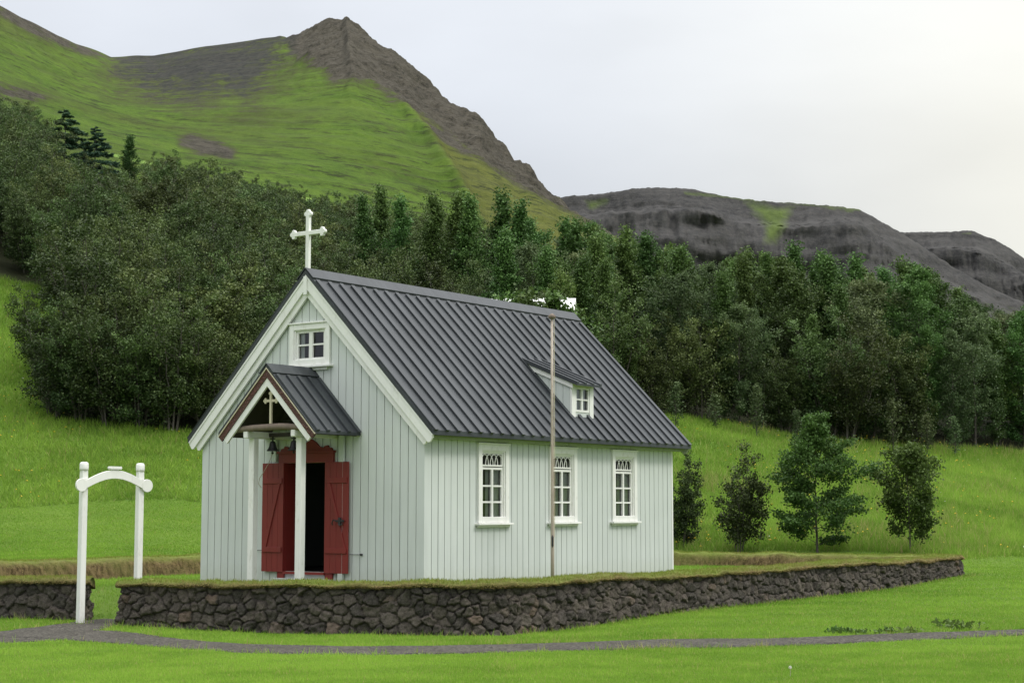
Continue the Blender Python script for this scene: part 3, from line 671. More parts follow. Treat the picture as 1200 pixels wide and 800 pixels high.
# windows: built once in their own frame (x along the wall, -y outwards, z up from the sill)
def bars(mb, x0, x1, z0, z1, w, y0, y1): mb.box(x0, x0 + w, y0, y1, z0, z1); mb.box(x1 - w, x1, y0, y1, z0, z1); mb.box(x0 + w, x1 - w, y0, y1, z1 - w, z1); mb.box(x0 + w, x1 - w, y0, y1, z0, z0 + w)
def make_window():
    f = MB(); bars(f, -.53, .53, .09, 1.69, .125, -.045, .02); f.box(-.55, .55, -.065, .015, 1.69, 1.725)
    bars(f, -.405, .405, .13, 1.57, .035, -.02, .07)
    fo = f.build('window', M['white'], church, bevel=.005)
    s = MB(); s.box(-.60, .60, -.115, .01, .045, .088); s.box(-.55, .55, -.05, -.004, .0, .043); s.build('sill', M['white'], fo, bevel=.006)
    h = MB()
    bars(h, -.37, .37, 1.245, 1.535, .035, .012, .05)                    # transom light
    bars(h, -.37, .37, .14, 1.225, .045, .012, .05)
    h.box(-.03, .03, .008, .05, .185, 1.18)
    for z in (.515, .845): h.box(-.325, -.03, .016, .046, z - .018, z + .018); h.box(.03, .325, .016, .046, z - .018, z + .018)
    for c in np.linspace(-.24, .24, 4):                                # interlaced arches
        h.tube([(c + .13 * math.cos(q), .030, 1.275 + .215 * math.sin(q)) for q in np.linspace(0, math.pi, 15)], .011, 5)
    h.build('sash', M['white'], fo)
    g = MB(); g.add([(-.36, .052, .15), (.36, .052, .15), (.36, .052, 1.53), (-.36, .052, 1.53)], [(0, 1, 2, 3)]); g.build('pane', M['glass'], fo)
    c = MB(); N = 40
    for (x0, x1) in ((-.10, .0), (.07, .47)):
        pts = [(x, .12 + .016 * math.sin(x * 95)) for x in np.linspace(x0, x1, N)]
        Vv = [(x, y, z) for z in (.10, 1.22) for x, y in pts]; c.add(Vv, [(i, i + 1, N + i + 1, N + i) for i in range(N - 1)])
    c.build('curtain', M['curtain'], fo)
    return fo
def copy_tree(o, parent, loc_):
    c = o.copy(); COL.objects.link(c); c.parent = parent; c.location = loc_
    for ch in o.children: d = ch.copy(); COL.objects.link(d); d.parent = c
    return c
win0 = make_window()
for i, cx in enumerate((2.235, 4.79, 7.30)):
    o = win0 if i == 0 else copy_tree(win0, church, (0, 0, 0)); o.location = (cx - OFF[0], -OFF[1], 1.045 - OFF[2])
# gable window (four panes)
f = MB()
bars(f, -.565, .565, .06, .93, .12, -.045, .02); f.box(-.60, .60, -.07, .012, .93, .965); bars(f, -.445, .445, .16, .83, .04, -.02, .07)
go = f.build('window', M['white'], church, bevel=.005)
s = MB(); s.box(-.64, .64, -.12, .01, .01, .058); s.box(-.50, .50, -.05, -.004, -.05, .008); s.build('sill', M['white'], go, bevel=.006)
h = MB(); bars(h, -.405, .405, .17, .795, .05, .012, .05); h.box(-.05, .05, .008, .05, .22, .745)
h.box(-.355, -.05, .016, .046, .475, .51); h.box(.05, .355, .016, .046, .475, .51); h.build('sash', M['white'], go)
g = MB(); g.add([(-.39, .052, .18), (.39, .052, .18), (.39, .052, .79), (-.39, .052, .79)], [(0, 1, 2, 3)]); g.build('pane', M['glass'], go)
c = MB(); c.box(-.40, -.25, .10, .11, .1, .85); c.build('curtain', M['curtain'], go)
go.location = (0 - OFF[0], 3.06 - OFF[1], 4.32 - OFF[2]); go.rotation_euler = (0, 0, -math.pi / 2)

# dormer
DA0, DA1, DB, DZT = 5.46, 6.30, .20, 4.22
d = MB(); zl = lambda b: zs(b) - .06
tz = lambda b: 4.27 + (b - DB) * .40
bi = 1.5
for a0, a1 in ((DA0, DA0 + .03), (DA1 - .03, DA1)):
    d.prism([(DB + .03, zl(DB + .03)), (DB + .03, tz(DB + .03)), (bi, tz(bi) - .02), (bi, zl(bi))], fa, a0, a1)
    n = 6
d.prism([(DA0 + .03, zl(DB)), (DA1 - .03, zl(DB)), (DA1 - .03, 3.58), (DA0 + .03, 3.58)], fb, DB + .005, DB + .035)
for i in range(5):                                         # boards on the visible cheek
    b0 = DB + .04 + i * .19
    d.prism([(b0, zl(b0)), (b0 + .175, zl(b0 + .175)), (b0 + .175, tz(b0 + .175) - .03), (b0, tz(b0) - .03)], fa, DA0 - .016, DA0 + .001)
do = d.build('dormer', M['wall'], church, OFF)
w = MB(); w.prism([(DA0 - .02, 3.46), (DA0 + .13, 3.46), (DA0 + .13, DZT), (DA0 - .02, DZT)], fb, DB - .02, DB + .028)
w.prism([(DA1 - .13, 3.46), (DA1 + .02, 3.46), (DA1 + .02, DZT), (DA1 - .13, DZT)], fb, DB - .02, DB + .028)
w.prism([(DA0 + .13, 4.15), (DA1 - .13, 4.15), (DA1 - .13, DZT), (DA0 + .13, DZT)], fb, DB - .02, DB + .028)
w.prism([(DB - .06, tz(DB) - .17), (DB - .06, tz(DB) - .045), (bi + .05, tz(bi + .05) - .03), (bi - .1, tz(bi - .1) - .15)], fa, DA0 - .055, DA0 - .017)
tr_ = lambda o: o.data.transform(Matrix.Translation((-OFF[0], -OFF[1], -OFF[2])))
o = w.build('trim', M['white'], do); tr_(o)
w = MB(); x0, x1, z0, z1 = DA0 + .135, DA1 - .135, 3.58, 4.145
bars(w, x0, x1, z0, z1, .05, DB - .008, DB + .03); xm = (x0 + x1) / 2; zm = (z0 + z1) / 2
w.box(xm - .03, xm + .03, DB - .004, DB + .03, z0 + .05, z1 - .05); w.box(x0 + .05, x1 - .05, DB, DB + .026, zm - .016, zm + .016)
o = w.build('window', M['white'], do); tr_(o)
w = MB(); w.add([(x0 + .04, DB + .031, z0 + .04), (x1 - .04, DB + .031, z0 + .04), (x1 - .04, DB + .031, z1 - .04), (x0 + .04, DB + .031, z1 - .04)], [(0, 1, 2, 3)]); o = w.build('pane', M['glass'], do); tr_(o)
w = MB(); w.box(x0 + .03, x1 - .03, DB + .10, DB + .11, z0 - .05, z1 + .02); o = w.build('curtain', M['curtain'], do); tr_(o)
w = MB(); w.prism([(DB - .20, tz(DB - .2) - .035), (DB - .20, tz(DB - .2) + .015), (bi + .22, tz(bi + .22) + .015), (bi + .22, tz(bi + .22) - .035)], fa, DA0 - .09, DA1 + .09)
for k in range(4):
    a = DA0 - .08 + k * (DA1 - DA0 + .08) / 3
    w.prism([(DB - .21, tz(DB - .21) + .012), (DB - .21, tz(DB - .21) + .055), (bi + .16, tz(bi + .16) + .055), (bi + .16, tz(bi + .16) + .012)], fa, a, a + .08)
o = w.build('roof', M['roof'], do); tr_(o)

# door
f = MB(); y0 = -.055
f.box(y0, .0, 2.345, 2.545, .0, 2.365); f.box(y0, .0, 3.69, 3.87, .0, 2.365); f.box(y0, .0, 2.345, 3.87, 2.367, 2.56)
f.box(-.001, .30, 2.50, 2.548, .14, 2.40); f.box(-.001, .30, 3.688, 3.74, .14, 2.40); f.box(-.001, .30, 2.50, 3.74, 2.366, 2.42)
f.box(-.09, .30, 2.548, 3.688, .085, .135)
f.box(-.085, -.001, 2.315, 3.90, 2.562, 2.61)
cen = 3.11
ped = [(-.72, 2.612), (.72, 2.612), (.70, 2.66), (.62, 2.675), (.60, 2.715), (.52, 2.70), (.47, 2.66), (.36, 2.70), (.26, 2.79), (.14, 2.85), (.05, 2.80), (.0, 2.76), (-.05, 2.80), (-.14, 2.85), (-.26, 2.79), (-.36, 2.70), (-.47, 2.66), (-.52, 2.70), (-.60, 2.715), (-.62, 2.675), (-.70, 2.66)]
f.prism([(cen + u, v) for u, v in ped], fa, -.05, -.003)
fo = f.build('door_frame', M['red'], church, OFF)
st = MB(); st.box(-.012, .02, 2.3, 3.9, ZB, .08); st.box(-.30, -.013, 2.40, 3.82, ZB, .0); st.build('doorstep', M['step'], church, OFF)
def leaf(b0, b1, flip):
    q = MB(); n = 4; p = (b1 - b0) / n
    for i in range(n): q.box(-.088, -.058, b0 + i * p + (.002 if i else 0), b0 + (i + 1) * p - (.002 if i < n - 1 else 0), .125, 2.37)
    for z in (.58, 2.00): q.box(-.112, -.0885, b0 + .03, b1 - .03, z - .055, z + .055)
    # diagonal brace
    ba, bb_ = (b1 - .12, b0 + .10) if flip else (b0 + .12, b1 - .10)
    dv = Vector((bb_ - ba, 0.64 - 1.94)); dv.normalize(); nv = Vector((-dv.y, dv.x)) * .045
    q.prism([(ba + nv.x, 1.94 + nv.y * 0), (ba - nv.x, 1.94), (bb_ - nv.x, .636), (bb_ + nv.x, .636)], fa, -.110, -.0885)
    return q.build('door', M['red'], church, OFF, bevel=.003)
leaf(3.695, 4.30, False)
dr = leaf(1.90, 2.54, True)
k = MB(); k.box(-.135, -.111, 1.98, 2.20, 1.16, 1.20); k.tube([(-.14, 2.20, 1.18), (-.17, 2.22, 1.20), (-.17, 2.26, 1.14), (-.14, 2.27, 1.10)], .014, 6); k.box(-.14, -.111, 2.06, 2.12, 1.11, 1.25); k.tube([(-.14, 2.0, 1.12), (-.15, 2.06, 1.09), (-.14, 2.12, 1.12)], .012, 6)
o = k.build('latch', M['iron'], dr); tr_(o)
for b0, b1, z in ((1.90, 1.60, .51), (4.30, 4.66, .56)):
    k = MB(); k.tube([(-.03, b0, z), (-.03, b1, z)], .006, 5); k.box(-.05, -.001, min(b1, b1 - .02), b1 + .015, z - .02, z + .02); k.build('door_hook', M['iron'], church, OFF)
# electrical junctions left out; porch ---------------------------------------------------
PC, PD, PZ, PH = 2.99, -1.36, 4.29, 1.33
pz = lambda b: PZ - abs(b - PC) * 1.01
pr = MB()
for sgn in (1, -1):
    e = PC - sgn * PH
    pr.prism([(PC, PZ), (e, pz(e)), (e, pz(e) - .06), (PC, PZ - .06)], fa, PD, -.002)
    def onp(d_, h_): return (PC - sgn * (d_ * .7036 + h_ * .7106), PZ - d_ * .7106 + h_ * .7036)
    DL = PH / .7036
    for kx in range(5):
        a = PD + .035 + kx * .305
        if a + .085 > -.01: a = -.1
        pr.prism([onp(.30, -.002), onp(.30, .045), onp(DL + .015, .045), onp(DL + .015, -.02)], fa, a, a + .085)
    pr.prism([onp(-.02, .02), onp(-.02, .036), onp(.25, .036), onp(.255, .002)], fa, PD - .012, -.003)
po = pr.build('porch', M['dark_wood'], church, OFF)
po.data.materials.clear(); po.data.materials.append(M['roof'])
def p_strip(mb, v0, v1, a0, a1, e_off):
    for sgn in (1, -1):
        e = PC - sgn * (PH - e_off)
        mb.prism([(PC, PZ - v0), (e, pz(e) - v0), (e + sgn * (v1 - v0) * .5, pz(e) - v0 - (v1 - v0) * .5), (PC, PZ - v1)], fa, a0, a1)
q = MB(); p_strip(q, .062, .245, PD + .012, PD + .05, -.005); o = q.build('bargeboard', M['carved_red'], po); tr_(o)
q = MB(); p_strip(q, .045, .075, PD - .006, PD + .011, -.012); o = q.build('edge_strip', M['cream'], po); tr_(o)
q = MB(); p_strip(q, .247, .42, PD + .03, PD + .075, .13); o = q.build('gable_trim', M['white'], po); tr_(o)
q = MB()
for b in (2.335, 3.645): q.box(PD + .09, -.003, b - .06, b + .06, 2.845, 2.985)
o = q.build('beam', M['white'], po, bevel=.012); tr_(o)
for b in (2.335, 3.645):
    q = MB(); q.box(-1.095, -.945, b - .075, b + .075, ZB - .05, 2.843); o = q.build('post', M['white'], po, bevel=.012); tr_(o)
q = MB(); q.tube([(PD + .13, PC - 1.02, 3.02), (PD + .13, PC - .3, 3.055), (PD + .13, PC + .4, 3.045), (PD + .13, PC + 1.02, 3.02)], [.065, .07, .068, .065], 10)
o = q.build('tie_beam', M['log'], po, smooth=True); tr_(o)
q = MB(); cross_mb(q, PD + .13, PC - .02, 3.12, 3.73, .15, 3.58, .05, .04, .032); o = q.build('cross', M['cream'], po); tr_(o)
# boarding behind the open gable and bracing under the porch
q = MB()
for sgn in (1, -1): q.prism([(PC, PZ - .12), (PC - sgn * (PH - .08), pz(PC - PH + .08) - .12), (PC - sgn * (PH - .08), pz(PC - PH + .08) - .15), (PC, PZ - .16)], fa, PD + .08, -.03)
for z, hw in ((3.06, 1.08), (3.26, .90), (3.46, .70), (3.66, .50), (3.86, .30)): q.box(-.055, -.03, PC - hw, PC + hw, z, z + .185)
o = q.build('soffit', M['dark_wood'], po); tr_(o)
for b0, z0 in ((2.05, ZB), (3.93, 2.40)): q = MB(); q.box(-.085, -.026, b0, b0 + .12, z0, 2.9); o = q.build('wall_post', M['wall'], po); tr_(o)
# two bells hung under the porch
def bell(a, b, z, label):
    t_ = thing('bell', label, 'bell', loc(a, b, z), 0, 'bells hanging under the porch roof')
    q = MB(); q.lathe([(.02, .0), (.05, -.01), (.065, -.05), (.075, -.11), (.10, -.165), (.125, -.19), (.12, -.20), (.09, -.18), (.02, -.10)], 20); q.build('bell_body', M['iron'], t_, smooth=True)
    q = MB(); q.tube([(0, 0, 0), (0, 0, .10)], .018, 8); q.tube([(-.05, 0, .05), (.05, 0, .05)], .014, 6); q.build('hanger', M['iron'], t_)
    q = MB(); q.tube([(0, 0, -.09), (0, 0, -.22)], .010, 6); q.lathe([(.004, -.265), (.022, -.25), (.024, -.235), (.006, -.21)], 10); q.build('clapper', M['iron'], t_)
    return t_
for k, (a, b) in enumerate(((-.62, 3.30), (-.62, 2.80))):
    pass
bl = bell(-.60, 3.52, 2.80, 'black iron bell beside the left white porch post, with its pull cord')
bell(-.60, 2.93, 2.80, 'black iron bell partly behind the right white porch post')
q = MB(); p0 = loc(-.60, 3.52, 2.55); p1 = loc(-.62, 3.86, 2.05)
q.tube([p0, p0.lerp(p1, .3) - Vector((0, 0, .05)), p0.lerp(p1, .7) - Vector((0, 0, .03)), p1], .007, 5)
q.tube([p1, p1 + Vector((-.02, 0, -.12)), p1 + Vector((.04, 0, -.20))], .008, 5)
bar = MB(); 
q.build('cord', M['pole'], bl, tuple(bl.location))
hb = MB(); hb.box(-.65, -.56, 2.40, 3.58, 2.885, 2.965); o = hb.build('bell_bar', M['dark_wood'], po); tr_(o)

# ------------------------------------------------------------------ flagpole
fp = loc(3.15, -1.75, 0); u, f_, z_ = ray(647.5, 672)
fy = fp.y; fp = Vector((u / f_ * fy, fy, 0)); fzb = float(yard_z(fp.x, fp.y)); fzt = place(648, 373, fy)[2]
pole = thing('flagpole', 'slim weathered grey flagpole standing in front of the church side wall', 'flagpole', (fp.x, fp.y, fzb))
hgt = fzt - fzb
q = MB(); q.lathe([(.038, -.1), (.036, .8), (.033, 2.0), (.029, 3.6), (.025, hgt)], 14); q.build('pole', M['pole'], pole, smooth=True)
q = MB(); q.lathe([(.026, hgt - .02), (.075, hgt + .005), (.08, hgt + .05), (.04, hgt + .085), (.02, hgt + .10)], 16); q.build('cap', M['log'], pole, smooth=True)
q = MB(); q.box(-.02, .02, -.085, -.045, .92, 1.12); q.tube([(0, -.09, .90), (0, -.11, .95), (0, -.11, 1.09), (0, -.09, 1.14)], .012, 6); q.build('cleat', M['iron'], pole)
q = MB(); q.tube([(.045, -.05, 1.1), (.05, -.055, 2.5), (.045, -.05, hgt - .02)], .006, 5); q.build('halyard', M['cream'], pole)

# ------------------------------------------------------------------ gateway
ga, gb = place(94, 728, 32.1), place(160.5, 728, 33.0)
gdir = gb[:2] - ga[:2]; glen = float(np.hypot(*gdir)); gang = math.atan2(gdir[1], gdir[0]); gzb = gz(ga[0], ga[1]) - .02
gz_t = place(94, 541, 32.1)[2] - gzb; gz_b = place(94, 576, 32.1)[2] - gzb
gate = thing('gateway', 'white wooden gateway of two knobbed posts and an arched crossbar in the wall gap', 'gateway', ((ga[0] + gb[0]) / 2, (ga[1] + gb[1]) / 2, gzb), gang)
for sx in (-1, 1):
    q = MB(); x = sx * glen / 2; hw = .063
    q.box(x - hw, x + hw, -hw, hw, -.15, gz_b + .24)
    V_ = [(x + a * r, b * r, z) for z, r in ((gz_b + .24, hw), (gz_b + .46, .058)) for a, b in ((-1, -1), (1, -1), (1, 1), (-1, 1))]
    q.add(V_, [(3, 2, 1, 0), (4, 5, 6, 7), (0, 1, 5, 4), (1, 2, 6, 5), (2, 3, 7, 6), (3, 0, 4, 7)])
    pst = q.build('post', M['white'], gate, bevel=.012)
    q = MB(); zt_ = gz_t; q.lathe([(.05, zt_ - .165), (.085, zt_ - .155), (.085, zt_ - .12), (.085, zt_ - .045), (.072, zt_ - .012), (.045, zt_)], 20, (x, 0, 0)); q.build('knob', M['white'], pst, smooth=True)
q = MB(); N = 24; xs = np.linspace(-glen / 2 - .09, glen / 2 + .09, N); arch = lambda x: .20 * math.cos(min(1, abs(x) / (glen / 2)) * math.pi / 2 * .98)
up = [(x, gz_b + .22 + arch(x)) for x in xs]; lo = [(x, gz_b + .062 + arch(x) * .98) for x in xs][::-1]
q.prism(up + lo, lambda u, v, w: (u, w, v), -hw - .045, -hw - .002)
for sx in (-1, 1):
    cx, cz_ = sx * (glen / 2 + .10), gz_b + .128
    q.prism([(cx + .125 * math.cos(t_), cz_ + .125 * math.sin(t_)) for t_ in np.linspace(0, 2 * math.pi, 25)[:-1]], lambda u, v, w: (u, w, v), -hw - .050, -hw - .004)
q.prism([(-.125, gz_b + .435), (.125, gz_b + .435), (.135, gz_b + .465), (.125, gz_b + .49), (-.125, gz_b + .49), (-.135, gz_b + .465)], lambda u, v, w: (u, w, v), -hw - .07, -hw + .03)
q.box(-.085, .085, -hw - .04, -hw, gz_b + .41, gz_b + .434)
q.build('crossbar', M['white'], gate, bevel=.004)

# ------------------------------------------------------------------ dry-stone wall with turf on top
def corner_path(pts, radii, ds):
    out = [np.array(pts[0], float)]
    for i in range(1, len(pts) - 1):
        a, b, c = (np.array(pts[j], float) for j in (i - 1, i, i + 1)); r = radii[i - 1]
        u = (a - b) / np.hypot(*(a - b)); v = (c - b) / np.hypot(*(c - b)); s, e = b + u * r, b + v * r
        for k in np.linspace(0, 1, 13): out.append((1 - k) ** 2 * s + 2 * k * (1 - k) * b + k * k * e)
    out.append(np.array(pts[-1], float)); P = np.array(out); s = np.r_[0, np.cumsum(np.hypot(*np.diff(P, axis=0).T))]
    k = np.arange(0, s[-1], ds); return np.c_[np.interp(k, s, P[:, 0]), np.interp(k, s, P[:, 1])], k
def normals(P):
    d = np.gradient(P, axis=0); d /= np.hypot(*d.T)[:, None]; return np.c_[d[:, 1], -d[:, 0]]   # right-hand side of travel
def topz(P, s): return .075 + .10 * sstep(36, 39, P[:, 1]) * sstep(2, -2, P[:, 0]) + fbm(s * .5, 0 * s, 0, 3, 77) * .045 + fbm(s * 2.1, 0 * s, 0, 2, 78) * .02
def stone_mesh(P, s, seed, sgn, dz=.016, cell=.34):
    """P outer line, sgn=+1 when the outside is right of travel"""
    N = normals(P) * sgn; zt = topz(P, s) - .035; g = ground_z(P[:, 0] + N[:, 0] * .35, P[:, 1] + N[:, 1] * .35) - .16
    H = float((zt - g).max()); nh = int(H / dz) + 2; hv = np.linspace(0, 1, nh)
    S_, Hh = np.meshgrid(s, hv); Z = g[None] + (zt - g)[None] * Hh; hz = Z - (-1.1)
    r = np.random.default_rng(seed); pts = []
    row = 0; z = -.2
    while z < 2.0:
        hrow = r.uniform(.11, .26); x = r.uniform(-.3, 0)
        while x < s[-1] + .5:
            wd = r.uniform(.10, .22) if r.random() < .55 else r.uniform(.2, .42); pts.append((x + wd / 2 + r.uniform(-.05, .05), z + hrow / 2 + r.uniform(-.07, .07))); x += wd
        z += hrow
    pts = np.array(pts); f1 = np.full(S_.shape, 9.); f2 = np.full(S_.shape, 9.); idx = np.zeros(S_.shape, int)
    wx = S_ + fbm(S_ * 5, hz * 5, 0, 4, seed) * .075; wz = hz + fbm(S_ * 5, hz * 5, 9., 4, seed + 5) * .075
    for c0_ in range(0, S_.shape[1], 60):
        c1 = min(c0_ + 60, S_.shape[1]); lo, hi = s[c0_] - .8, s[c1 - 1] + .8
        near = np.where((pts[:, 0] > lo) & (pts[:, 0] < hi))[0]; q = pts[near]
        dd = np.hypot(wx[:, c0_:c1, None] - q[:, 0], (wz[:, c0_:c1, None] - q[:, 1]) * 1.15); o = np.argpartition(dd, 1, -1)[..., :2]
        v = np.take_along_axis(dd, o, -1); sw_ = v[..., 0] > v[..., 1]; o0 = np.where(sw_, o[..., 1], o[..., 0])
        f1[:, c0_:c1] = v.min(-1); f2[:, c0_:c1] = v.max(-1); idx[:, c0_:c1] = near[o0]
    e = f2 - f1; bump_ = 1 - (1 - np.clip(e / .062, 0, 1)) ** 2.6
    rc = r.random((len(pts), 4)); tilt = ((S_ - pts[idx, 0]) * (rc[idx, 0] - .5) + (hz - pts[idx, 1]) * (rc[idx, 1] - .5)) * .55
    disp = -.085 + bump_ * (.085 + (rc[idx, 2] - .5) * .075) + tilt * bump_ + fbm(S_ * 13, hz * 13, 0, 4, seed + 2) * .034 + fbm(S_ * 38, hz * 38, 0, 2, seed + 4) * .010 + fbm(S_ * 4, hz * 4, 0, 2, seed + 3) * .015
    batter = -.07 * Hh
    X = P[None, :, 0] + N[None, :, 0] * (disp + batter); Yy = P[None, :, 1] + N[None, :, 1] * (disp + batter)
    n, m = X.shape; i = np.arange(n * m).reshape(n, m); F = np.stack([i[:-1, :-1], i[:-1, 1:], i[1:, 1:], i[1:, :-1]], -1).reshape(-1, 4)
    return np.stack([X, Yy, Z], -1).reshape(-1, 3), (F if sgn > 0 else F[:, ::-1]), rc[idx, 3].ravel(), g
def turf_mesh(P, s, sgn, seed, skew=0.):
    N = normals(P) * sgn; N = N + np.gradient(P, axis=0) / .07 * (-skew * sstep(.9, .0, s))[:, None]; zt = topz(P, s); th = 1.0
    iz = yard_z(P[:, 0] - N[:, 0] * 1.3, P[:, 1] - N[:, 1] * 1.3) - .10; iz = iz + (zt - .22 - iz) * sstep(1.3, .3, s)
    # cross-section from the outer lip over the top and down the inner face: (inward offset, height rule, dryness)
    sec = [(.16, -.10, .9), (.03, -.085, .95), (-.01, -.045, .8), (.02, -.012, .40), (.09, .012, .10), (.22, .028, .0), (.42, .034, .0), (.62, .022, .05), (.75, -.01, .35), (.83, -.07, .6), (.87, -.14, .8), (.93, None, .85), (.99, None, .85)]
    Vv = []; D = []
    for j, (o_, h_, dr_) in enumerate(sec):
        nz = fbm(s * 1.7, j * .6, 0, 3, seed) * .035 + fbm(s * 5, j * 1.3, 0, 2, seed + 1) * .018
        if h_ is None: z = zt - .14 + (iz - zt + .14) * (.5 if j == len(sec) - 2 else 1)
        else: z = zt + h_ + nz * (1 if j > 2 else .6)
        oo = o_ + nz * .9; Vv.append(np.c_[P - N * oo[:, None], z]); D.append(np.clip(dr_ + fbm(s * 1.1, j * .4, 0, 3, seed + 7) * .45, 0, 1))
    V = np.stack(Vv, 0); n, m = V.shape[:2]; i = np.arange(n * m).reshape(n, m); F = np.stack([i[:-1, :-1], i[:-1, 1:], i[1:, 1:], i[1:, :-1]], -1).reshape(-1, 4)
    caps = []
    tr_i = [(i[0, 0], i[j, 0], i[j + 1, 0]) for j in range(1, n - 1)] + [(i[0, -1], i[j + 1, -1], i[j, -1]) for j in range(1, n - 1)]
    return V.reshape(-1, 3), (F if sgn > 0 else F[:, ::-1]), np.array(D).ravel(), np.array(tr_i), V, np.array(D)
def blades(pts, h, w, lean, tint, dry, seed, down=None):
    """one triangle-tipped bent blade per point; returns V,F(quads),tris,attrs"""
    r = np.random.default_rng(seed); n = len(pts); a = r.random(n) * 2 * math.pi; l = lean * r.random(n); b = r.random(n) * 2 * math.pi
    side = np.c_[np.cos(a), np.sin(a), np.zeros(n)] * (w / 2)[:, None]; dirv = np.c_[np.cos(b) * l, np.sin(b) * l, np.ones(n)]
    if down is not None: dirv = dirv * [1, 1, .35] + down
    dirv /= np.linalg.norm(dirv, axis=1)[:, None]; tip = pts + dirv * h[:, None] + np.c_[np.cos(b) * l, np.sin(b) * l, -.25 * l] * (h * .35)[:, None]
    if down is not None: tip[:, 2] -= h * .45
    V = np.stack([pts - side, pts + side, tip], 1).reshape(-1, 3); F = np.arange(3 * n).reshape(n, 3)
    return V, F, {'tint': np.repeat(tint, 3), 'dry': np.repeat(dry, 3)}
def build_wall(label, pts, radii, sgn, seed, fine, cap_start=None, turf_pts=None):
    root = thing('stone_wall', label, 'wall', (0, 0, 0), group=None)
    P, s = corner_path(pts, radii, fine)
    V, F, cell_, g = stone_mesh(P, s, seed, sgn, fine)
    b = np.array([*(P[len(P) // 2]), float(g.mean())]); root.location = b
    link('stone_face', np_mesh('stone_face', V - b, F, M['stone'], {'cell': cell_}, True), root)
    P, s = corner_path(turf_pts or pts, radii if turf_pts is None else radii[-(len(turf_pts) - 2):] if len(turf_pts) > 2 else [], .07)
    V, F, D, T_, Vg, Dg = turf_mesh(P, s, sgn, seed, .45 if sgn < 0 else 0.)
    link('turf_top', np_mesh('turf_top', V - b, F, M['turf'], {'dry': D}, True, T_), root)
    # grass standing on and hanging over the turf
    r = np.random.default_rng(seed + 50); n = int(s[-1] * 1500); jj = r.integers(0, Vg.shape[1] - 1, n); kk_ = r.choice(np.arange(1, Vg.shape[0] - 2), n, p=np.array([3, 4, 4, 4, 4, 4, 4, 3, 2, 2.])[:Vg.shape[0] - 3] / sum([3, 4, 4, 4, 4, 4, 4, 3, 2, 2.][:Vg.shape[0] - 3]))
    fa_, fb_ = r.random(n)[:, None], r.random(n)[:, None]
    p = Vg[kk_, jj] * (1 - fa_) * (1 - fb_) + Vg[kk_ + 1, jj] * fa_ * (1 - fb_) + Vg[kk_, jj + 1] * (1 - fa_) * fb_ + Vg[kk_ + 1, jj + 1] * fa_ * fb_
    N = normals(P)[jj] * sgn; edge = (kk_ <= 2); inner = kk_ >= 7
    out = np.where(edge[:, None], np.c_[N, -np.ones(n) * .2] * 1.0, np.where(inner[:, None], np.c_[-N, -np.ones(n) * .3] * .8, np.zeros((n, 3))))
    clump = fbm(p[:, 0] * 2.2, p[:, 1] * 2.2, 0, 3, seed + 3) * .5 + .5
    h = r.uniform(.02, .06, n) * (.6 + clump * .9) * np.where(edge, .9, np.where(inner, 1.15, 1)); w = r.uniform(.008, .016, n)
    up_ = ~(edge | inner); Vb, Fb, At = [], [], []
    t = np.clip(r.random(n) * .7 + clump * .3, 0, 1); dr_ = np.clip(Dg[kk_, jj] * .8 + r.normal(0, .24, n) + .02, 0, 1) 
    V1, F1, A1_ = blades(p[up_], h[up_], w[up_], .7, t[up_], dr_[up_], seed + 1)
    V2, F2, A2_ = blades(p[~up_], h[~up_], w[~up_], .7, t[~up_], dr_[~up_], seed + 2, out[~up_])
    V = np.r_[V1, V2]; F = np.r_[F1, F2 + len(V1)]; at = {k: np.r_[A1_[k], A2_[k]] for k in A1_}
    link('turf_grass', np_mesh('turf_grass', V - b, F, M['turf_blade'], at), root, kind='stuff')
    return root
d01 = (P1 - P0) / np.hypot(*(P1 - P0)); inn = np.array([-d01[1], d01[0]])
build_wall('long lava-stone wall with turf top running right from the white gateway round the church', [P0 + inn * .85, P0, P1, P2, PB], [.12, 1.6, 1.0], 1, 11, .019, turf_pts=[P0 + d01 * .02, P1, P2, PB])
dl = (GL - CL) / np.hypot(*(GL - CL)); inl = np.array([-dl[1], dl[0]])
build_wall('turf-topped lava-stone wall left of the white gateway, turning back at the picture edge', [GL + np.array([-.16, .8]), GL, CL, PB + np.array([-.5, .1])], [.12, 1.4], -1, 23, .024, turf_pts=[GL - dl * .02, CL, PB + np.array([-.5, .1])])

# ------------------------------------------------------------------ grass blades
def field(name, n, t0, t1, Y0, Y1, hr, wr, mat, seed, keep=None, zf=ground_z, dryf=.06, lean=.6, power=1.0, pw=.55, tadd=0.):
    r = np.random.default_rng(seed); Y = Y0 + (Y1 - Y0) * r.random(n) ** power; t = t0 + (t1 - t0) * r.random(n); x = t * Y
    p = np.c_[x, Y]; ok = np.ones(n, bool) if keep is None else keep(p)
    p = p[ok]; n = len(p); z = zf(p[:, 0], p[:, 1]); q = np.c_[p, z - .004]
    big = np.clip(fbm(p[:, 0] * .32, p[:, 1] * .32, 0, 4, 5) * .8 + .5, 0, 1); sm = np.clip(fbm(p[:, 0] * 2.3, p[:, 1] * 2.3, 0, 3, 6) * .8 + .5, 0, 1)
    h = r.uniform(*hr, n) * (.65 + .7 * sm); w = r.uniform(*wr, n)
    tint = np.clip(.55 * big + .36 * sm + .28 * r.random(n) - .10 + .07 * np.sin((p[:, 1] - .12 * p[:, 0] + sm * .5) * 3.4) + tadd, 0, 1.4); dry = np.where(r.random(n) < dryf * (.5 + 2.6 * (sm * (1 - big)) ** 1.5), r.uniform(.5, 1, n), np.clip(r.normal(.0, .08, n), 0, 1))
    V, F, at = blades(q, h, w, lean, tint, dry, seed + 1)
    return V, F, at
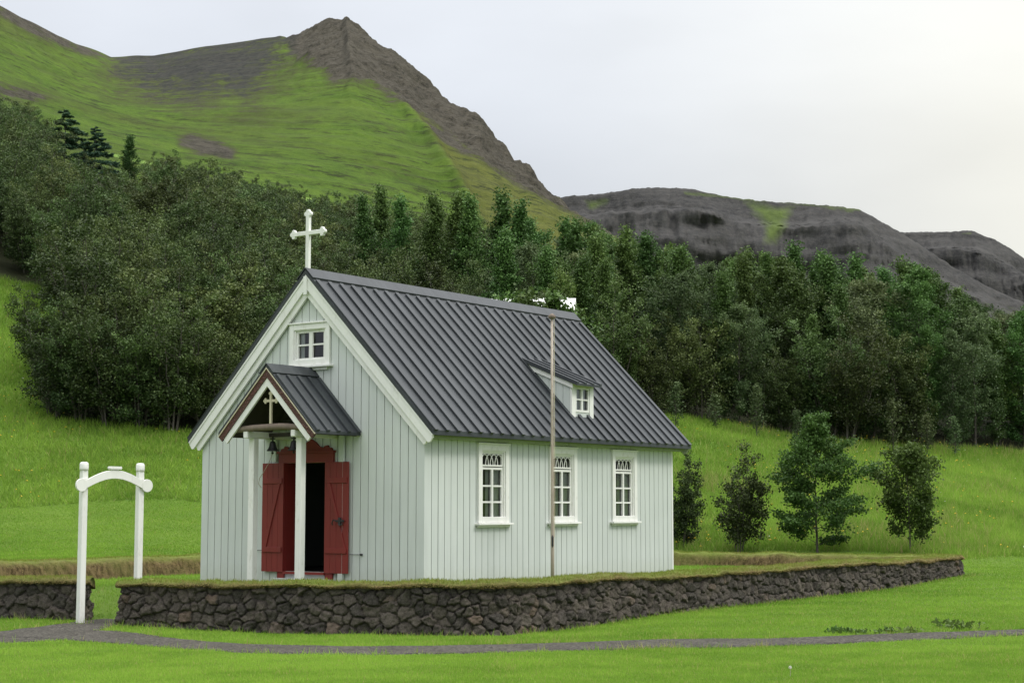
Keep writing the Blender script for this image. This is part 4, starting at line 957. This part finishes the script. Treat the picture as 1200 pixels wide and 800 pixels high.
def join(name, parts, mat, **props):
    Vs, Fs, At = [], [], {}; o_ = 0
    for V, F, at in parts:
        Vs.append(V); Fs.append(F + o_); o_ += len(V)
        for k, v in at.items(): At.setdefault(k, []).append(v)
    return link(name, np_mesh(name, np.concatenate(Vs), np.concatenate(Fs), mat, {k: np.concatenate(v) for k, v in At.items()}), **props)
def lawn_ok(p): return (path_sd(p) > -.03 + fbm(p[:, 0] * 3, p[:, 1] * 3, 0, 2, 4) * .10) & (poly_sd(p, ENC) > .02) & (meadow_mask(p[:, 0], p[:, 1]) < .5)
def verge_ok(p):
    d1 = path_sd(p); d2 = poly_sd(p, ENC); nz = fbm(p[:, 0] * 1.3, p[:, 1] * 1.3, 0, 3, 14)
    d3 = np.minimum(np.hypot(p[:, 0] - ga[0], p[:, 1] - ga[1]), np.hypot(p[:, 0] - gb[0], p[:, 1] - gb[1]))
    return (d3 < .30) | (d1 > -.12) & (d2 > .0) & (((d1 < .22) & (nz > .0)) | (d2 < .35 + nz * .35))
join('lawn_grass', [field('a', 390000, -.40, .40, 20.5, 27.5, (.018, .050), (.007, .014), None, 201, lawn_ok, tadd=.25),
                    field('b', 285000, -.40, .40, 27.5, 36, (.020, .058), (.009, .017), None, 203, lawn_ok, tadd=.18),
                    field('c', 180000, -.02, .41, 36, 56, (.025, .065), (.014, .024), None, 205, lawn_ok, tadd=-.03),
                    field('d', 205000, -.41, -.15, 40, 58, (.025, .06), (.014, .024), None, 207, lawn_ok, tadd=-.12),
                    field('j', 60000, -.40, .40, 20.5, 30, (.04, .10), (.007, .013), None, 213, lambda p: lawn_ok(p) & (fbm(p[:, 0] * .9, p[:, 1] * .9, 0, 4, 44) > .10), dryf=.2, lean=.9, tadd=.15),
                    field('e', 70000, -.40, .40, 24, 38, (.06, .17), (.009, .018), None, 209, verge_ok, dryf=.35, lean=.9),
                    field('f', 45000, -.05, .41, 34, 50, (.05, .14), (.012, .02), None, 211, verge_ok, dryf=.35, lean=.9)], M['lawn_blade'], kind='stuff')
cfoot = np.array([[*loc(-.3, -.02, 0)[:2]], [*loc(L, -.02, 0)[:2]], [*loc(L, W, 0)[:2]], [*loc(-.3, W, 0)[:2]]])
yard_ok = lambda p: (poly_sd(p, ENC) < -.8) & (poly_sd(p, cfoot) > 0) & (path_sd(p) > 0)
join('churchyard_grass', [field('g', 150000, -.34, .26, 30, 50, (.03, .09), (.010, .018), None, 221, yard_ok, yard_z)], M['lawn_blade'], kind='stuff')
def mead_ok(p):
    z = ground_z(p[:, 0], p[:, 1]); return (meadow_mask(p[:, 0], p[:, 1]) > .5) & (forest_mask(p[:, 0], p[:, 1], z) < .5) & (poly_sd(p, ENC) > .1)
join('meadow_grass', [field('h', 245000, .06, .41, 52, 88, (.10, .38), (.016, .036), None, 231, mead_ok, dryf=.10, lean=.8),
                      field('i', 205000, -.41, -.12, 52, 84, (.10, .34), (.018, .040), None, 233, mead_ok, dryf=.06, lean=.8),
                      field('k', 26000, .06, .41, 52, 88, (.35, .60), (.020, .034), None, 235, lambda p: mead_ok(p) & (fbm(p[:, 0] * .5, p[:, 1] * .5, 0, 3, 33) > .12), dryf=.6, lean=.7)], M['meadow_blade'], kind='stuff')
# flowers in the meadow
def flowers(name, n, mat, size, seed, thr):
    r = np.random.default_rng(seed); Y = r.uniform(53, 84, n * 12); t = np.where(r.random(n * 12) < .65, r.uniform(.07, .33, n * 12), r.uniform(-.33, -.16, n * 12)); p = np.c_[t * Y, Y]
    ok = mead_ok(p) & (fbm(p[:, 0] * .35, p[:, 1] * .35, 0, 3, seed) > thr); p = p[ok][:n]; z = ground_z(p[:, 0], p[:, 1]) + r.uniform(.2, .45, len(p)); s_ = r.uniform(*size, len(p))
    c = np.c_[p, z]; V = np.stack([c + np.c_[a * s_, b * s_, d * s_] for a, b, d in ((-1, -.3, 0), (0, -1, .5), (1, -.3, 0), (0, .9, .7))], 1).reshape(-1, 3)
    link(name, np_mesh(name, V, np.arange(len(V)).reshape(-1, 4), mat), kind='stuff')
flowers('yellow_flowers', 420, M['petal'], (.025, .06), 301, .12)
flowers('white_flowers', 60, M['petal_w'], (.02, .04), 305, -.3)

# ------------------------------------------------------------------ trees
def frame(d):
    d = d / np.linalg.norm(d); a = np.cross(d, [0, 0, 1.]) if abs(d[2]) < .95 else np.cross(d, [1., 0, 0]); a /= np.linalg.norm(a); return d, a, np.cross(d, a)
def make_tree(seed, H, R_, kind, leaf_n, leaf_s, stems=1, mat='leaf_tall', z0=.12, flat=1.0):
    """returns (trunk mesh, crown mesh): tapered stem(s) with limbs, twigs carrying separate leaf clusters"""
    r = np.random.default_rng(seed); tb = MB(); tw = []           # twigs: start, end, weight
    for sidx in range(stems):
        az = r.uniform(0, 6.28); sp = (0 if stems == 1 else r.uniform(.12, .42)) ; hh = H * (1 if sidx == 0 else r.uniform(.6, .95))
        b0 = np.array([math.cos(az), math.sin(az), 0]) * (0 if stems == 1 else R_ * .10)
        lean_ = np.array([math.cos(az), math.sin(az), 0]) * sp * R_ * 1.7
        pts = []; 
        for k in np.linspace(0, 1, 9):
            pts.append(b0 + lean_ * k ** 1.1 + np.array([r.normal(0, .012) * H * k, r.normal(0, .012) * H * k, hh * k * .97 - .25 * (k == 0)]))
        r0 = .0095 * H * (1 if stems == 1 else .7); rad = [max(.008, r0 * (1 - k) ** .85) for k in np.linspace(0, 1, 9)]
        tb.tube(pts, rad, 7); pts = np.array(pts)
        nl = int({'poplar': 34, 'birch': 30, 'scrub': 15, 'spread': 44, 'conifer': 46}[kind])
        for j in range(nl):
            f = z0 + (.97 - z0) * (j + r.random()) / nl; p = np.array([np.interp(f, np.linspace(0, 1, 9), pts[:, c]) for c in range(3)])
            a = j * 2.4 + r.normal(0, .5)
            if kind == 'poplar': ln = R_ * (.55 + .45 * math.sin(min(1, f * 1.6) * math.pi / 2)) * (1 - .90 * sstep(.30, 1, f)) * 1.5; ev = r.uniform(.95, 1.25)
            elif kind == 'birch': ln = R_ * (.65 + .5 * math.sin(f * 2.6)) * (1 - .6 * sstep(.6, 1, f)) ; ev = r.uniform(.45, .95)
            elif kind == 'scrub': ln = R_ * .62 * (1 - .45 * f); ev = r.uniform(.15, .95)
            elif kind == 'spread': ln = R_ * (1.12 * (1 - f) ** .72 + .10) * min(1, .55 + f * 2.2) * r.uniform(.62, 1.15); ev = r.uniform(.08, .40) + f * .75
            else: ln = R_ * (1.02 - f) ** .9 * r.uniform(.8, 1.1); ev = r.uniform(-.30, .10)
            ln *= r.uniform(.72, 1.15); dv = np.array([math.cos(a) * math.cos(ev), math.sin(a) * math.cos(ev), math.sin(ev)])
            e = p + dv * ln; mid = p + dv * ln * .55 + np.array([0, 0, .06 * ln * (1 if kind != 'conifer' else -.6)])
            tb.tube([p, mid, e], [max(.006, r0 * .30 * (1 - f * .6)), max(.005, r0 * .18 * (1 - f * .6)), .003], 4, False)
            d, u, v = frame(dv); ns = int({'conifer': 9}.get(kind, 7))
            for q in range(ns):
                g = .22 + .78 * (q + r.random()) / ns; s = p + (e - p) * g + np.array([0, 0, .06 * ln * math.sin(g * 3.1)])
                an = r.uniform(0, 6.28); sl = ln * (.42 - .22 * g) * r.uniform(.6, 1.3) + .05
                if kind == 'spread' or kind == 'conifer': td = dv * .8 + (u * math.cos(an) * (1) + v * math.sin(an) * .28 * flat) + np.array([0, 0, .05 if kind == 'spread' else -.12])
                else: td = dv * .75 + (u * math.cos(an) + v * math.sin(an)) * .75 + np.array([0, 0, .25])
                tw.append((s, s + td / np.linalg.norm(td) * sl, .6 + sl, f))
        if kind in ('poplar', 'birch'):                        # leading shoot and its small twigs
            for j in range(26):
                f = r.uniform(.80, 1.0); p = np.array([np.interp(f, np.linspace(0, 1, 9), pts[:, c]) for c in range(3)]); a = r.uniform(0, 6.28); ln = H * .075 * (1.25 - f) * 3 * r.uniform(.6, 1.2)
                tw.append((p, p + np.array([math.cos(a) * .42, math.sin(a) * .42, 1.0]) * ln, .42 + ln, 1.0))
    w = np.array([t_[2] for t_ in tw]); w /= w.sum(); ch = r.choice(len(tw), leaf_n, p=w)
    A = np.array([t_[0] for t_ in tw]); B = np.array([t_[1] for t_ in tw]); sl = np.linalg.norm(B - A, axis=1)
    g = r.random(leaf_n) ** .75; spread = (.05 + .17 * sl[ch]) * np.array({'conifer': .55}.get(kind, 1.0))
    c = A[ch] + (B - A)[ch] * g[:, None] * 1.08 + r.normal(0, 1, (leaf_n, 3)) * spread[:, None] * ([1, 1, .6] if kind in ('spread',) else [1, 1, .85])
    c[:, 2] = np.maximum(c[:, 2], .06)
    nrm = r.normal(0, 1, (leaf_n, 3)) + np.array([0, 0, .7]); nrm /= np.linalg.norm(nrm, axis=1)[:, None]
    if kind == 'conifer': ax = (B - A)[ch] + r.normal(0, .12, (leaf_n, 3)) * sl[ch][:, None]
    else: ax = r.normal(0, 1, (leaf_n, 3)) + np.array([0, 0, -.3])
    ax -= nrm * (ax * nrm).sum(1)[:, None]; ax /= np.maximum(np.linalg.norm(ax, axis=1)[:, None], 1e-6); bx = np.cross(nrm, ax)
    L_ = leaf_s * r.uniform(.6, 1.35, leaf_n)[:, None]; wd = L_ * ({'conifer': .38}.get(kind, .72))
    V = np.stack([c - ax * L_ * .5, c + bx * wd * .5 - ax * L_ * .05 + nrm * L_ * .06, c + ax * L_ * .5, c - bx * wd * .5 - ax * L_ * .05 + nrm * L_ * .06], 1).reshape(-1, 3)
    tint = np.clip(r.normal(.42, .22, leaf_n) + (r.random(len(tw)) - .5)[ch] * .30 + .55 * (np.array([t_[3] for t_ in tw])[ch] - .5), 0, 1)  # younger leaves paler higher up; crown-top highlights also put into the tint
    crown = np_mesh('crown', V, np.arange(4 * leaf_n).reshape(-1, 4), M[mat], {'tint': np.repeat(tint, 4)})
    me = bpy.data.meshes.new('trunk'); me.from_pydata(tb.v, [], tb.f); me.materials.append(M['bark'])
    for p_ in me.polygons: p_.use_smooth = True
    me.update(); return me, crown
def plant(proto, x, y, sc_, name, label, cat, group=None, rz=None, tilt=0, sq=1.0, z=None):
    t_ = thing(name, label, cat, (x, y, (gz(x, y) if z is None else z) - .03), random.uniform(0, 6.28) if rz is None else rz, group)
    t_.scale = (sc_ * sq, sc_ * sq, sc_)
    link('trunk', proto[0], t_); link('crown', proto[1], t_); return t_
TALL = [make_tree(400 + i, 9.0, (1.45, 1.6, 2.0, 1.3, 1.5, 1.9)[i], ('poplar', 'poplar', 'birch', 'poplar', 'poplar', 'birch')[i], 22000, .115, mat='leaf_tall', z0=.02) for i in range(6)]
TALLG = [make_tree(430 + i, 8.0, 2.3, 'birch', 16000, .125, mat='leaf_grey', z0=.02) for i in range(2)]
SCRUB = [make_tree(460 + i, 4.6 + .5 * (i % 3), 1.8 + .25 * (i % 4), 'scrub', 15000, .095, stems=7, mat='leaf_scrub', z0=.04) for i in range(9)]
POP = [make_tree(480 + i, 7.0, 1.2, 'poplar', 11000, .11, mat='leaf_tall', z0=.06) for i in range(3)]
THIN = make_tree(486, 6.5, 1.5, 'birch', 9500, .11, mat='leaf_tall', z0=.15)
SPR = [make_tree(490 + i, 7.0, 2.9, 'conifer', 34000, .17, mat='needle', z0=.05) for i in range(2)]
M['leaf_pale'] = m_leaf('pale_leaves', (.070, .110, .040), (.230, .290, .130), .1)
SAPP = [make_tree(520 + i, 2.2, .34, 'poplar', 900, .085, mat='leaf_pale', z0=.06) for i in range(2)]
SAP = [make_tree(500 + i, 2.2, .42, 'poplar', 900, .085, mat='leaf_grey', z0=.06) for i in range(3)]

# the old house in the trees behind the church: only its pale roof shows over the ridge
hp = place(672, 351, 63.6); hz0 = gz(hp[0] - 2, 63.5)
house = thing('house', 'white-roofed house half hidden in the trees behind the church ridge', 'house', (hp[0] - 3.4, 63.6, hz0), R(-7))
hh = float(hp[2] - hz0); q = MB(); q.box(-3.4, 3.3, -2.2, 2.2, -.6, hh - 1.9); q.prism([(-2.2, hh - 1.9), (2.2, hh - 1.9), (0, hh - .1)], lambda u, v, w: (w, u, v), -3.4, 3.3); q.build('wall', M['white'], house)
q = MB()
for sg in (-1, 1):
    q.prism([(0, hh), (sg * 2.5, hh - 2.08), (sg * 2.5, hh - 2.15), (0, hh - .08)], lambda u, v, w: (w, u, v), -3.6, 3.5)
    for k in range(24): a = -3.55 + k * .29; q.prism([(0, hh + .03), (sg * 2.5, hh - 2.05), (sg * 2.5, hh - 2.08), (0, hh - .01)], lambda u, v, w: (w, u, v), a, a + .09)
ro = q.build('roof', M['white'], house)
q = MB(); q.box(-2.9, -2.5, -.2, .2, hh - .3, hh + .12); q.build('chimney', M['step'], ro)

for px_, pt_, Y_, wd_ in ((604, 343, 58.6, 1.3), (622, 339, 58.2, 1.4), (643, 342, 58.6, 1.3)):
    q = place(px_, pt_, Y_); h_ = q[2] - gz(q[0], q[1]); plant(THIN, q[0], q[1], h_ / 6.6, 'birch_tree', 'thin leafy birch growing right in front of the white-roofed house behind the ridge', 'tree', 'thin birches in front of the white-roofed house', sq=wd_ * .8)
# wood on the slope left of and behind the church: low birch scrub
random.seed(3); r = np.random.default_rng(91)
placed = []
hx, hy = house.location.x, house.location.y
def spread_pts(n_try, t0, t1, Y0, Y1, dmin, ok):
    out = []
    for _ in range(n_try):
        Y = Y0 + (Y1 - Y0) * r.random(); t = r.uniform(t0, t1); x = t * Y
        d = dmin(t, Y)
        if any((x - a) ** 2 + (Y - b) ** 2 < d * d for a, b, _ in placed): continue
        if (x - hx) ** 2 + (Y - hy) ** 2 < 4.4 ** 2: continue
        if not ok(x, Y): continue
        placed.append((x, Y, d)); out.append((x, Y))
    return out
inforest = lambda x, y: float(forest_mask(np.array([x]), np.array([y]))[0]) > .6
WEDGE = np.array([(-60, 350), (62, 350), (78, 366), (76, 384), (40, 420), (30, 470), (62, 496), (66, 540), (-60, 560)], float)
def wedge_free(x, y):
    g_ = gz(x, y); px, py = to_px(np.array([[x, y, g_ + 1.0], [x - 1.2, y, g_ + 1.6], [x + 1.2, y, g_ + 1.6], [x - .6, y, g_ + 3.0]])); return bool((poly_sd(np.c_[px, py], WEDGE) > 6).all())
def top_limit(x, y, h):                        # keep the wood below the line where the bare slope begins
    px, py = to_px(np.array([x, y, gz(x, y) + h])); lim = np.interp(float(px), [-100, 0, 42, 54, 130, 142, 168, 182, 250, 350, 450, 540, 600, 640, 700, 760, 850, 930, 1000, 1060, 1100, 1130, 1200, 1300], [110, 118, 124, 180, 192, 208, 208, 182, 196, 222, 238, 243, 246, 258, 268, 285, 300, 298, 302, 312, 325, 348, 362, 370]); return float(py) > lim - 3
LBL = {'scrub': 'bushy olive-green birch in the dense low wood covering the slope left of the church', 'tall': 'tall leafy green tree in the wood behind the church', 'grey': 'broad grey-green willow among the tall trees of the wood'}
front = [(63, 486, 1.0), (95, 490, .9), (131, 497, 1.12), (165, 500, 1.0), (200, 505, 1.1), (240, 505, 1.0), (52, 440, .75)]
for px_, py_, s_ in front:
    g_ = ground_hit(px_, py_, 55, 85); placed.append((g_[0], g_[1], 1.5)); plant(SCRUB[len(placed) % 9], g_[0], g_[1], s_ * .92, 'birch_tree', LBL['scrub'], 'tree', 'birches of the wood left of the church')
scr = spread_pts(5600, -.40, -.015, 60, 140, lambda t, Y: 1.75 + .012 * (Y - 60), lambda x, y: inforest(x, y) and top_limit(x, y, 2.4) and wedge_free(x, y))
for x, y in scr:
    s_ = random.uniform(.75, 1.2)
    while s_ > .5 and not top_limit(x, y, 5.4 * s_): s_ *= .93
    plant(random.choice(SCRUB), x, y, s_, 'birch_tree', LBL['scrub'], 'tree', 'birches of the wood left of the church', sq=random.uniform(.9, 1.15))
print('scrub', len(scr))
px_ = 640
while px_ < 1215:                              # the low leafy front of the wood behind the meadow
    py_ = float(np.interp(px_, FOREST_EDGE[:, 0], FOREST_EDGE[:, 1])) - random.uniform(1, 6); g_ = ground_hit(px_, py_, 60, 110); k_r = random.random()
    placed.append((g_[0], g_[1], 1.2))
    if k_r < .38: plant(random.choice(SCRUB), g_[0], g_[1], random.uniform(.75, 1.25), 'birch_tree', 'low bushy birch at the front edge of the wood beyond the meadow', 'tree', 'low birches along the front edge of the wood')
    else: plant(random.choice(TALLG if k_r < .52 else TALL), g_[0], g_[1], random.uniform(.5, .85), 'broadleaf_tree', 'mid-height leafy tree at the front edge of the wood beyond the meadow', 'tree', 'mid-height trees along the front edge of the wood')
    px_ += random.uniform(15, 34)
tal = spread_pts(3600, -.10, .43, 70, 112, lambda t, Y: 2.15 + .02 * (Y - 74), lambda x, y: inforest(x, y) and top_limit(x, y, 7.2) and x / y > -.10 - (y - 80) * .0)
for x, y in tal:
    edge = (y - 76) < 8
    s_ = random.uniform(.78, 1.08) * float(np.interp(x / y, [-.1, 0, .1, .25, .33], [.72, .86, 1.0, 1.0, .85]))
    while s_ > .55 and not top_limit(x, y, 9.0 * s_): s_ *= .94
    gr = random.random() < .10 or x / y > .275
    plant(random.choice(TALLG if gr else TALL), x, y, s_ * (1.05 if gr else 1), 'willow_tree' if gr else 'broadleaf_tree', LBL['grey' if gr else 'tall'], 'tree', 'willows of the wood' if gr else 'tall trees of the wood behind the church', sq=random.uniform(.9, 1.2))
print('tall', len(tal))
# the skyline tips
for px_, py_, Y_ in ((425, 232, 92), (447, 222, 96), (470, 232, 92), (508, 232, 90), (537, 228, 92), (552, 232, 90), (590, 228, 92), (608, 240, 90), (664, 258, 92), (676, 262, 90), (700, 272, 90), (735, 270, 92), (757, 275, 94), (785, 290, 92), (805, 300, 92), (876, 294, 90), (931, 288, 92), (962, 300, 92), (1003, 302, 92), (1058, 308, 92), (1074, 314, 92), (1088, 322, 92)):
    q = place(px_, py_, Y_); g_ = gz(q[0], q[1]); h_ = q[2] - g_
    plant(random.choice(POP), q[0], q[1], max(.6, min(1.7, h_ / 6.95)), 'poplar_tree', 'slender upright tree whose tip breaks the skyline of the wood', 'tree', 'slender trees along the top of the wood')
# distinct trees of the left slope
for i, (px_, py_, pb, Y_, lab) in enumerate(((77, 124, 190, 118, 'taller dark blue-green spruce at the top of the left wood'), (112, 146, 195, 116, 'shorter dark blue-green spruce on the right of its taller twin in the left wood'))):
    q = place(px_, py_, Y_); g_ = gz(q[0], q[1]); plant(SPR[i], q[0], q[1], max(.5, (q[2] - g_) / 6.9), 'spruce_tree', lab, 'tree', sq=1.45)
q = place(153, 160, 112); plant(POP[0], q[0], q[1], max(.5, (q[2] - gz(q[0], q[1])) / 6.9), 'poplar_tree', 'bright green poplar standing right of the two spruces in the left wood', 'tree', sq=1.35)
for px_, py_, Y_, lab in ((142, 256, 84, 'pale slim sapling rising above the low birches at the far left'), (200, 262, 86, 'pale slim sapling rising above the low birches left of the roof cross'), (247, 308, 78, 'pale slim sapling above the birches just left of the church gable')):
    q = place(px_, py_, Y_); g_ = gz(q[0], q[1]); plant(SAPP[0], q[0], q[1], (q[2] - g_) / 2.15, 'sapling', lab, 'sapling', sq=.75)
# four young trees behind the churchyard wall
def meadow_tree(px_, py_top, Y_, proto, H, label, wide=1.0, rz=0):
    x = (px_ - 600) / FPX * Y_ / CP * .995; z = gz(x, Y_); s_ = (place(px_, py_top, Y_)[2] - z) / H
    return plant(proto, x, Y_, s_, 'young_tree', label, 'tree', rz=rz, sq=wide)
meadow_tree(955, 488, 54.5, make_tree(601, 4.2, 1.75, 'spread', 24000, .085, mat='leaf_dark', z0=.07, flat=.7), 4.2, 'largest young tree behind the wall, with layered spreading dark green branches', .98, 1.0)
meadow_tree(1063, 526, 54.5, make_tree(611, 3.3, 1.15, 'birch', 14000, .09, mat='leaf_dark', z0=.08), 3.3, 'rightmost young tree behind the wall, upright vase-shaped crown on a slim stem', .95, .4)
meadow_tree(862, 530, 55.5, make_tree(621, 3.3, 1.5, 'scrub', 9000, .085, stems=5, mat='leaf_scrub', z0=.08), 3.3, 'thin dark many-stemmed young tree between the church and the layered tree', .85, 2.0)
meadow_tree(796, 532, 57.0, make_tree(631, 3.4, 1.25, 'scrub', 9500, .085, stems=5, mat='leaf_scrub', z0=.06), 3.4, 'dark bushy young tree partly hidden by the far corner of the church', .8, .7)
# saplings along the edge of the wood
for i, (px_, pt_, pb_, lab) in enumerate(((792, 448, 502, 'leafy sapling at the wood edge just above the church roof corner'), (838, 462, 504, 'round bushy sapling at the wood edge right of the church roof'), (887, 452, 512, 'pale upright sapling at the wood edge above the many-stemmed tree'),
                                       (934, 480, 518, 'low sapling at the wood edge behind the layered tree'), (1047, 470, 528, 'bare-stemmed sapling at the wood edge above the vase-shaped tree'), (1087, 486, 534, 'grey-green sapling standing in the meadow right of the vase-shaped tree'), (1120, 488, 535, 'thin sapling standing in the meadow near the right edge of the wood'))):
    g_ = ground_hit(px_, pb_, 60, 100); h_ = place(px_, pt_, g_[1])[2] - g_[2]; plant(SAP[i % 3], g_[0], g_[1], h_ / 2.15, 'sapling', lab, 'sapling', sq=1.5 if i in (1,) else 1.15)
g_ = ground_hit(1172, 522, 60, 100); plant(make_tree(641, 5.6, 1.6, 'birch', 6500, .11, mat='leaf_fresh', z0=.16), g_[0], g_[1], 1.0, 'young_tree', 'fresh green tree standing out of the wood at the right edge of the picture', 'tree')

# small plants near the wall
def weed(px_, py_, H, label, n=40, cat='plant', name='weed', size=.07):
    g_ = ground_hit(px_, py_, 20, 60); t_ = thing(name, label, cat, g_); r_ = np.random.default_rng(int(px_)); q = MB(); q.tube([(0, 0, -.03), (.01, 0, H * .5), (.0, .01, H)], [.012, .009, .005], 5); q.build('stem', M['pole'], t_)
    c = np.c_[r_.normal(0, .05, n), r_.normal(0, .05, n), H * (1 - r_.random(n) ** 2 * .35)]; a = r_.normal(0, 1, (n, 3)); a /= np.linalg.norm(a, axis=1)[:, None]; b = np.cross(a, r_.normal(0, 1, (n, 3))); b /= np.linalg.norm(b, axis=1)[:, None]
    V = np.stack([c - a * size * .5, c + b * size * .3, c + a * size * .5, c - b * size * .3], 1).reshape(-1, 3)
    link('leaves', np_mesh('leaves', V, np.arange(4 * n).reshape(-1, 4), M['leaf_fresh'], {'tint': np.repeat(r_.random(n), 4)}), t_)
weed(746, 722, .36, 'tiny leafy plant on a thin stem against the front of the stone wall')
for i, (px_, py_, lab) in enumerate(((984, 741, 'low dark leafy weed on the path edge, leftmost of the clumps at the lower right'), (1004, 743, 'low dark leafy weed on the path edge, right beside the leftmost clump'), (1040, 741, 'low spreading weed on the path edge below the far end of the stone wall'), (1062, 741, 'small dark weed on the path edge just right of a spreading one'), (1112, 735, 'tallest leafy weed clump in the lawn above the path at the lower right'), (1128, 737, 'leafy weed clump in the lawn above the path, rightmost of all'))):
    g_ = ground_hit(px_, py_, 20, 60); t_ = thing('weed', lab, 'plant', g_); r_ = np.random.default_rng(900 + i); n = 55; rad = r_.uniform(.22, .40); hgt_ = .06 if i < 4 else .12
    c = np.c_[r_.normal(0, rad * .5, n), r_.normal(0, rad * .4, n), hgt_ * r_.random(n) ** 1.3 + .02]; a = r_.normal(0, 1, (n, 3)) + [0, 0, .5]; a /= np.linalg.norm(a, axis=1)[:, None]; b = np.cross(a, r_.normal(0, 1, (n, 3))); b /= np.linalg.norm(b, axis=1)[:, None]; sz = r_.uniform(.06, .13, n)[:, None]
    V = np.stack([c - a * sz * .5, c + b * sz * .28, c + a * sz * .5, c - b * sz * .28], 1).reshape(-1, 3)
    link('leaves', np_mesh('leaves', V, np.arange(4 * n).reshape(-1, 4), M['leaf_dark'], {'tint': np.repeat(.6 + r_.random(n) * .5, 4)}), t_)
def dandelion(px_, py_, label):
    g_ = ground_hit(px_, py_, 18, 60); t_ = thing('dandelion', label, 'flower', g_); q = MB(); q.tube([(0, 0, -.02), (.005, 0, .07), (0, 0, .13)], .004, 5); q.build('stem', M['leaf_fresh'] if False else M['pole'], t_)
    q = MB()
    for k in range(60):
        v = Vector((random.gauss(0, 1), random.gauss(0, 1), random.gauss(0, 1))).normalized(); q.tube([Vector((0, 0, .13)) + v * .006, Vector((0, 0, .13)) + v * .024], [.001, .003], 3)
    q.build('seed_head', M['petal_w'], t_)
dandelion(926, 793, 'white dandelion seed head in the front lawn at the bottom of the picture')
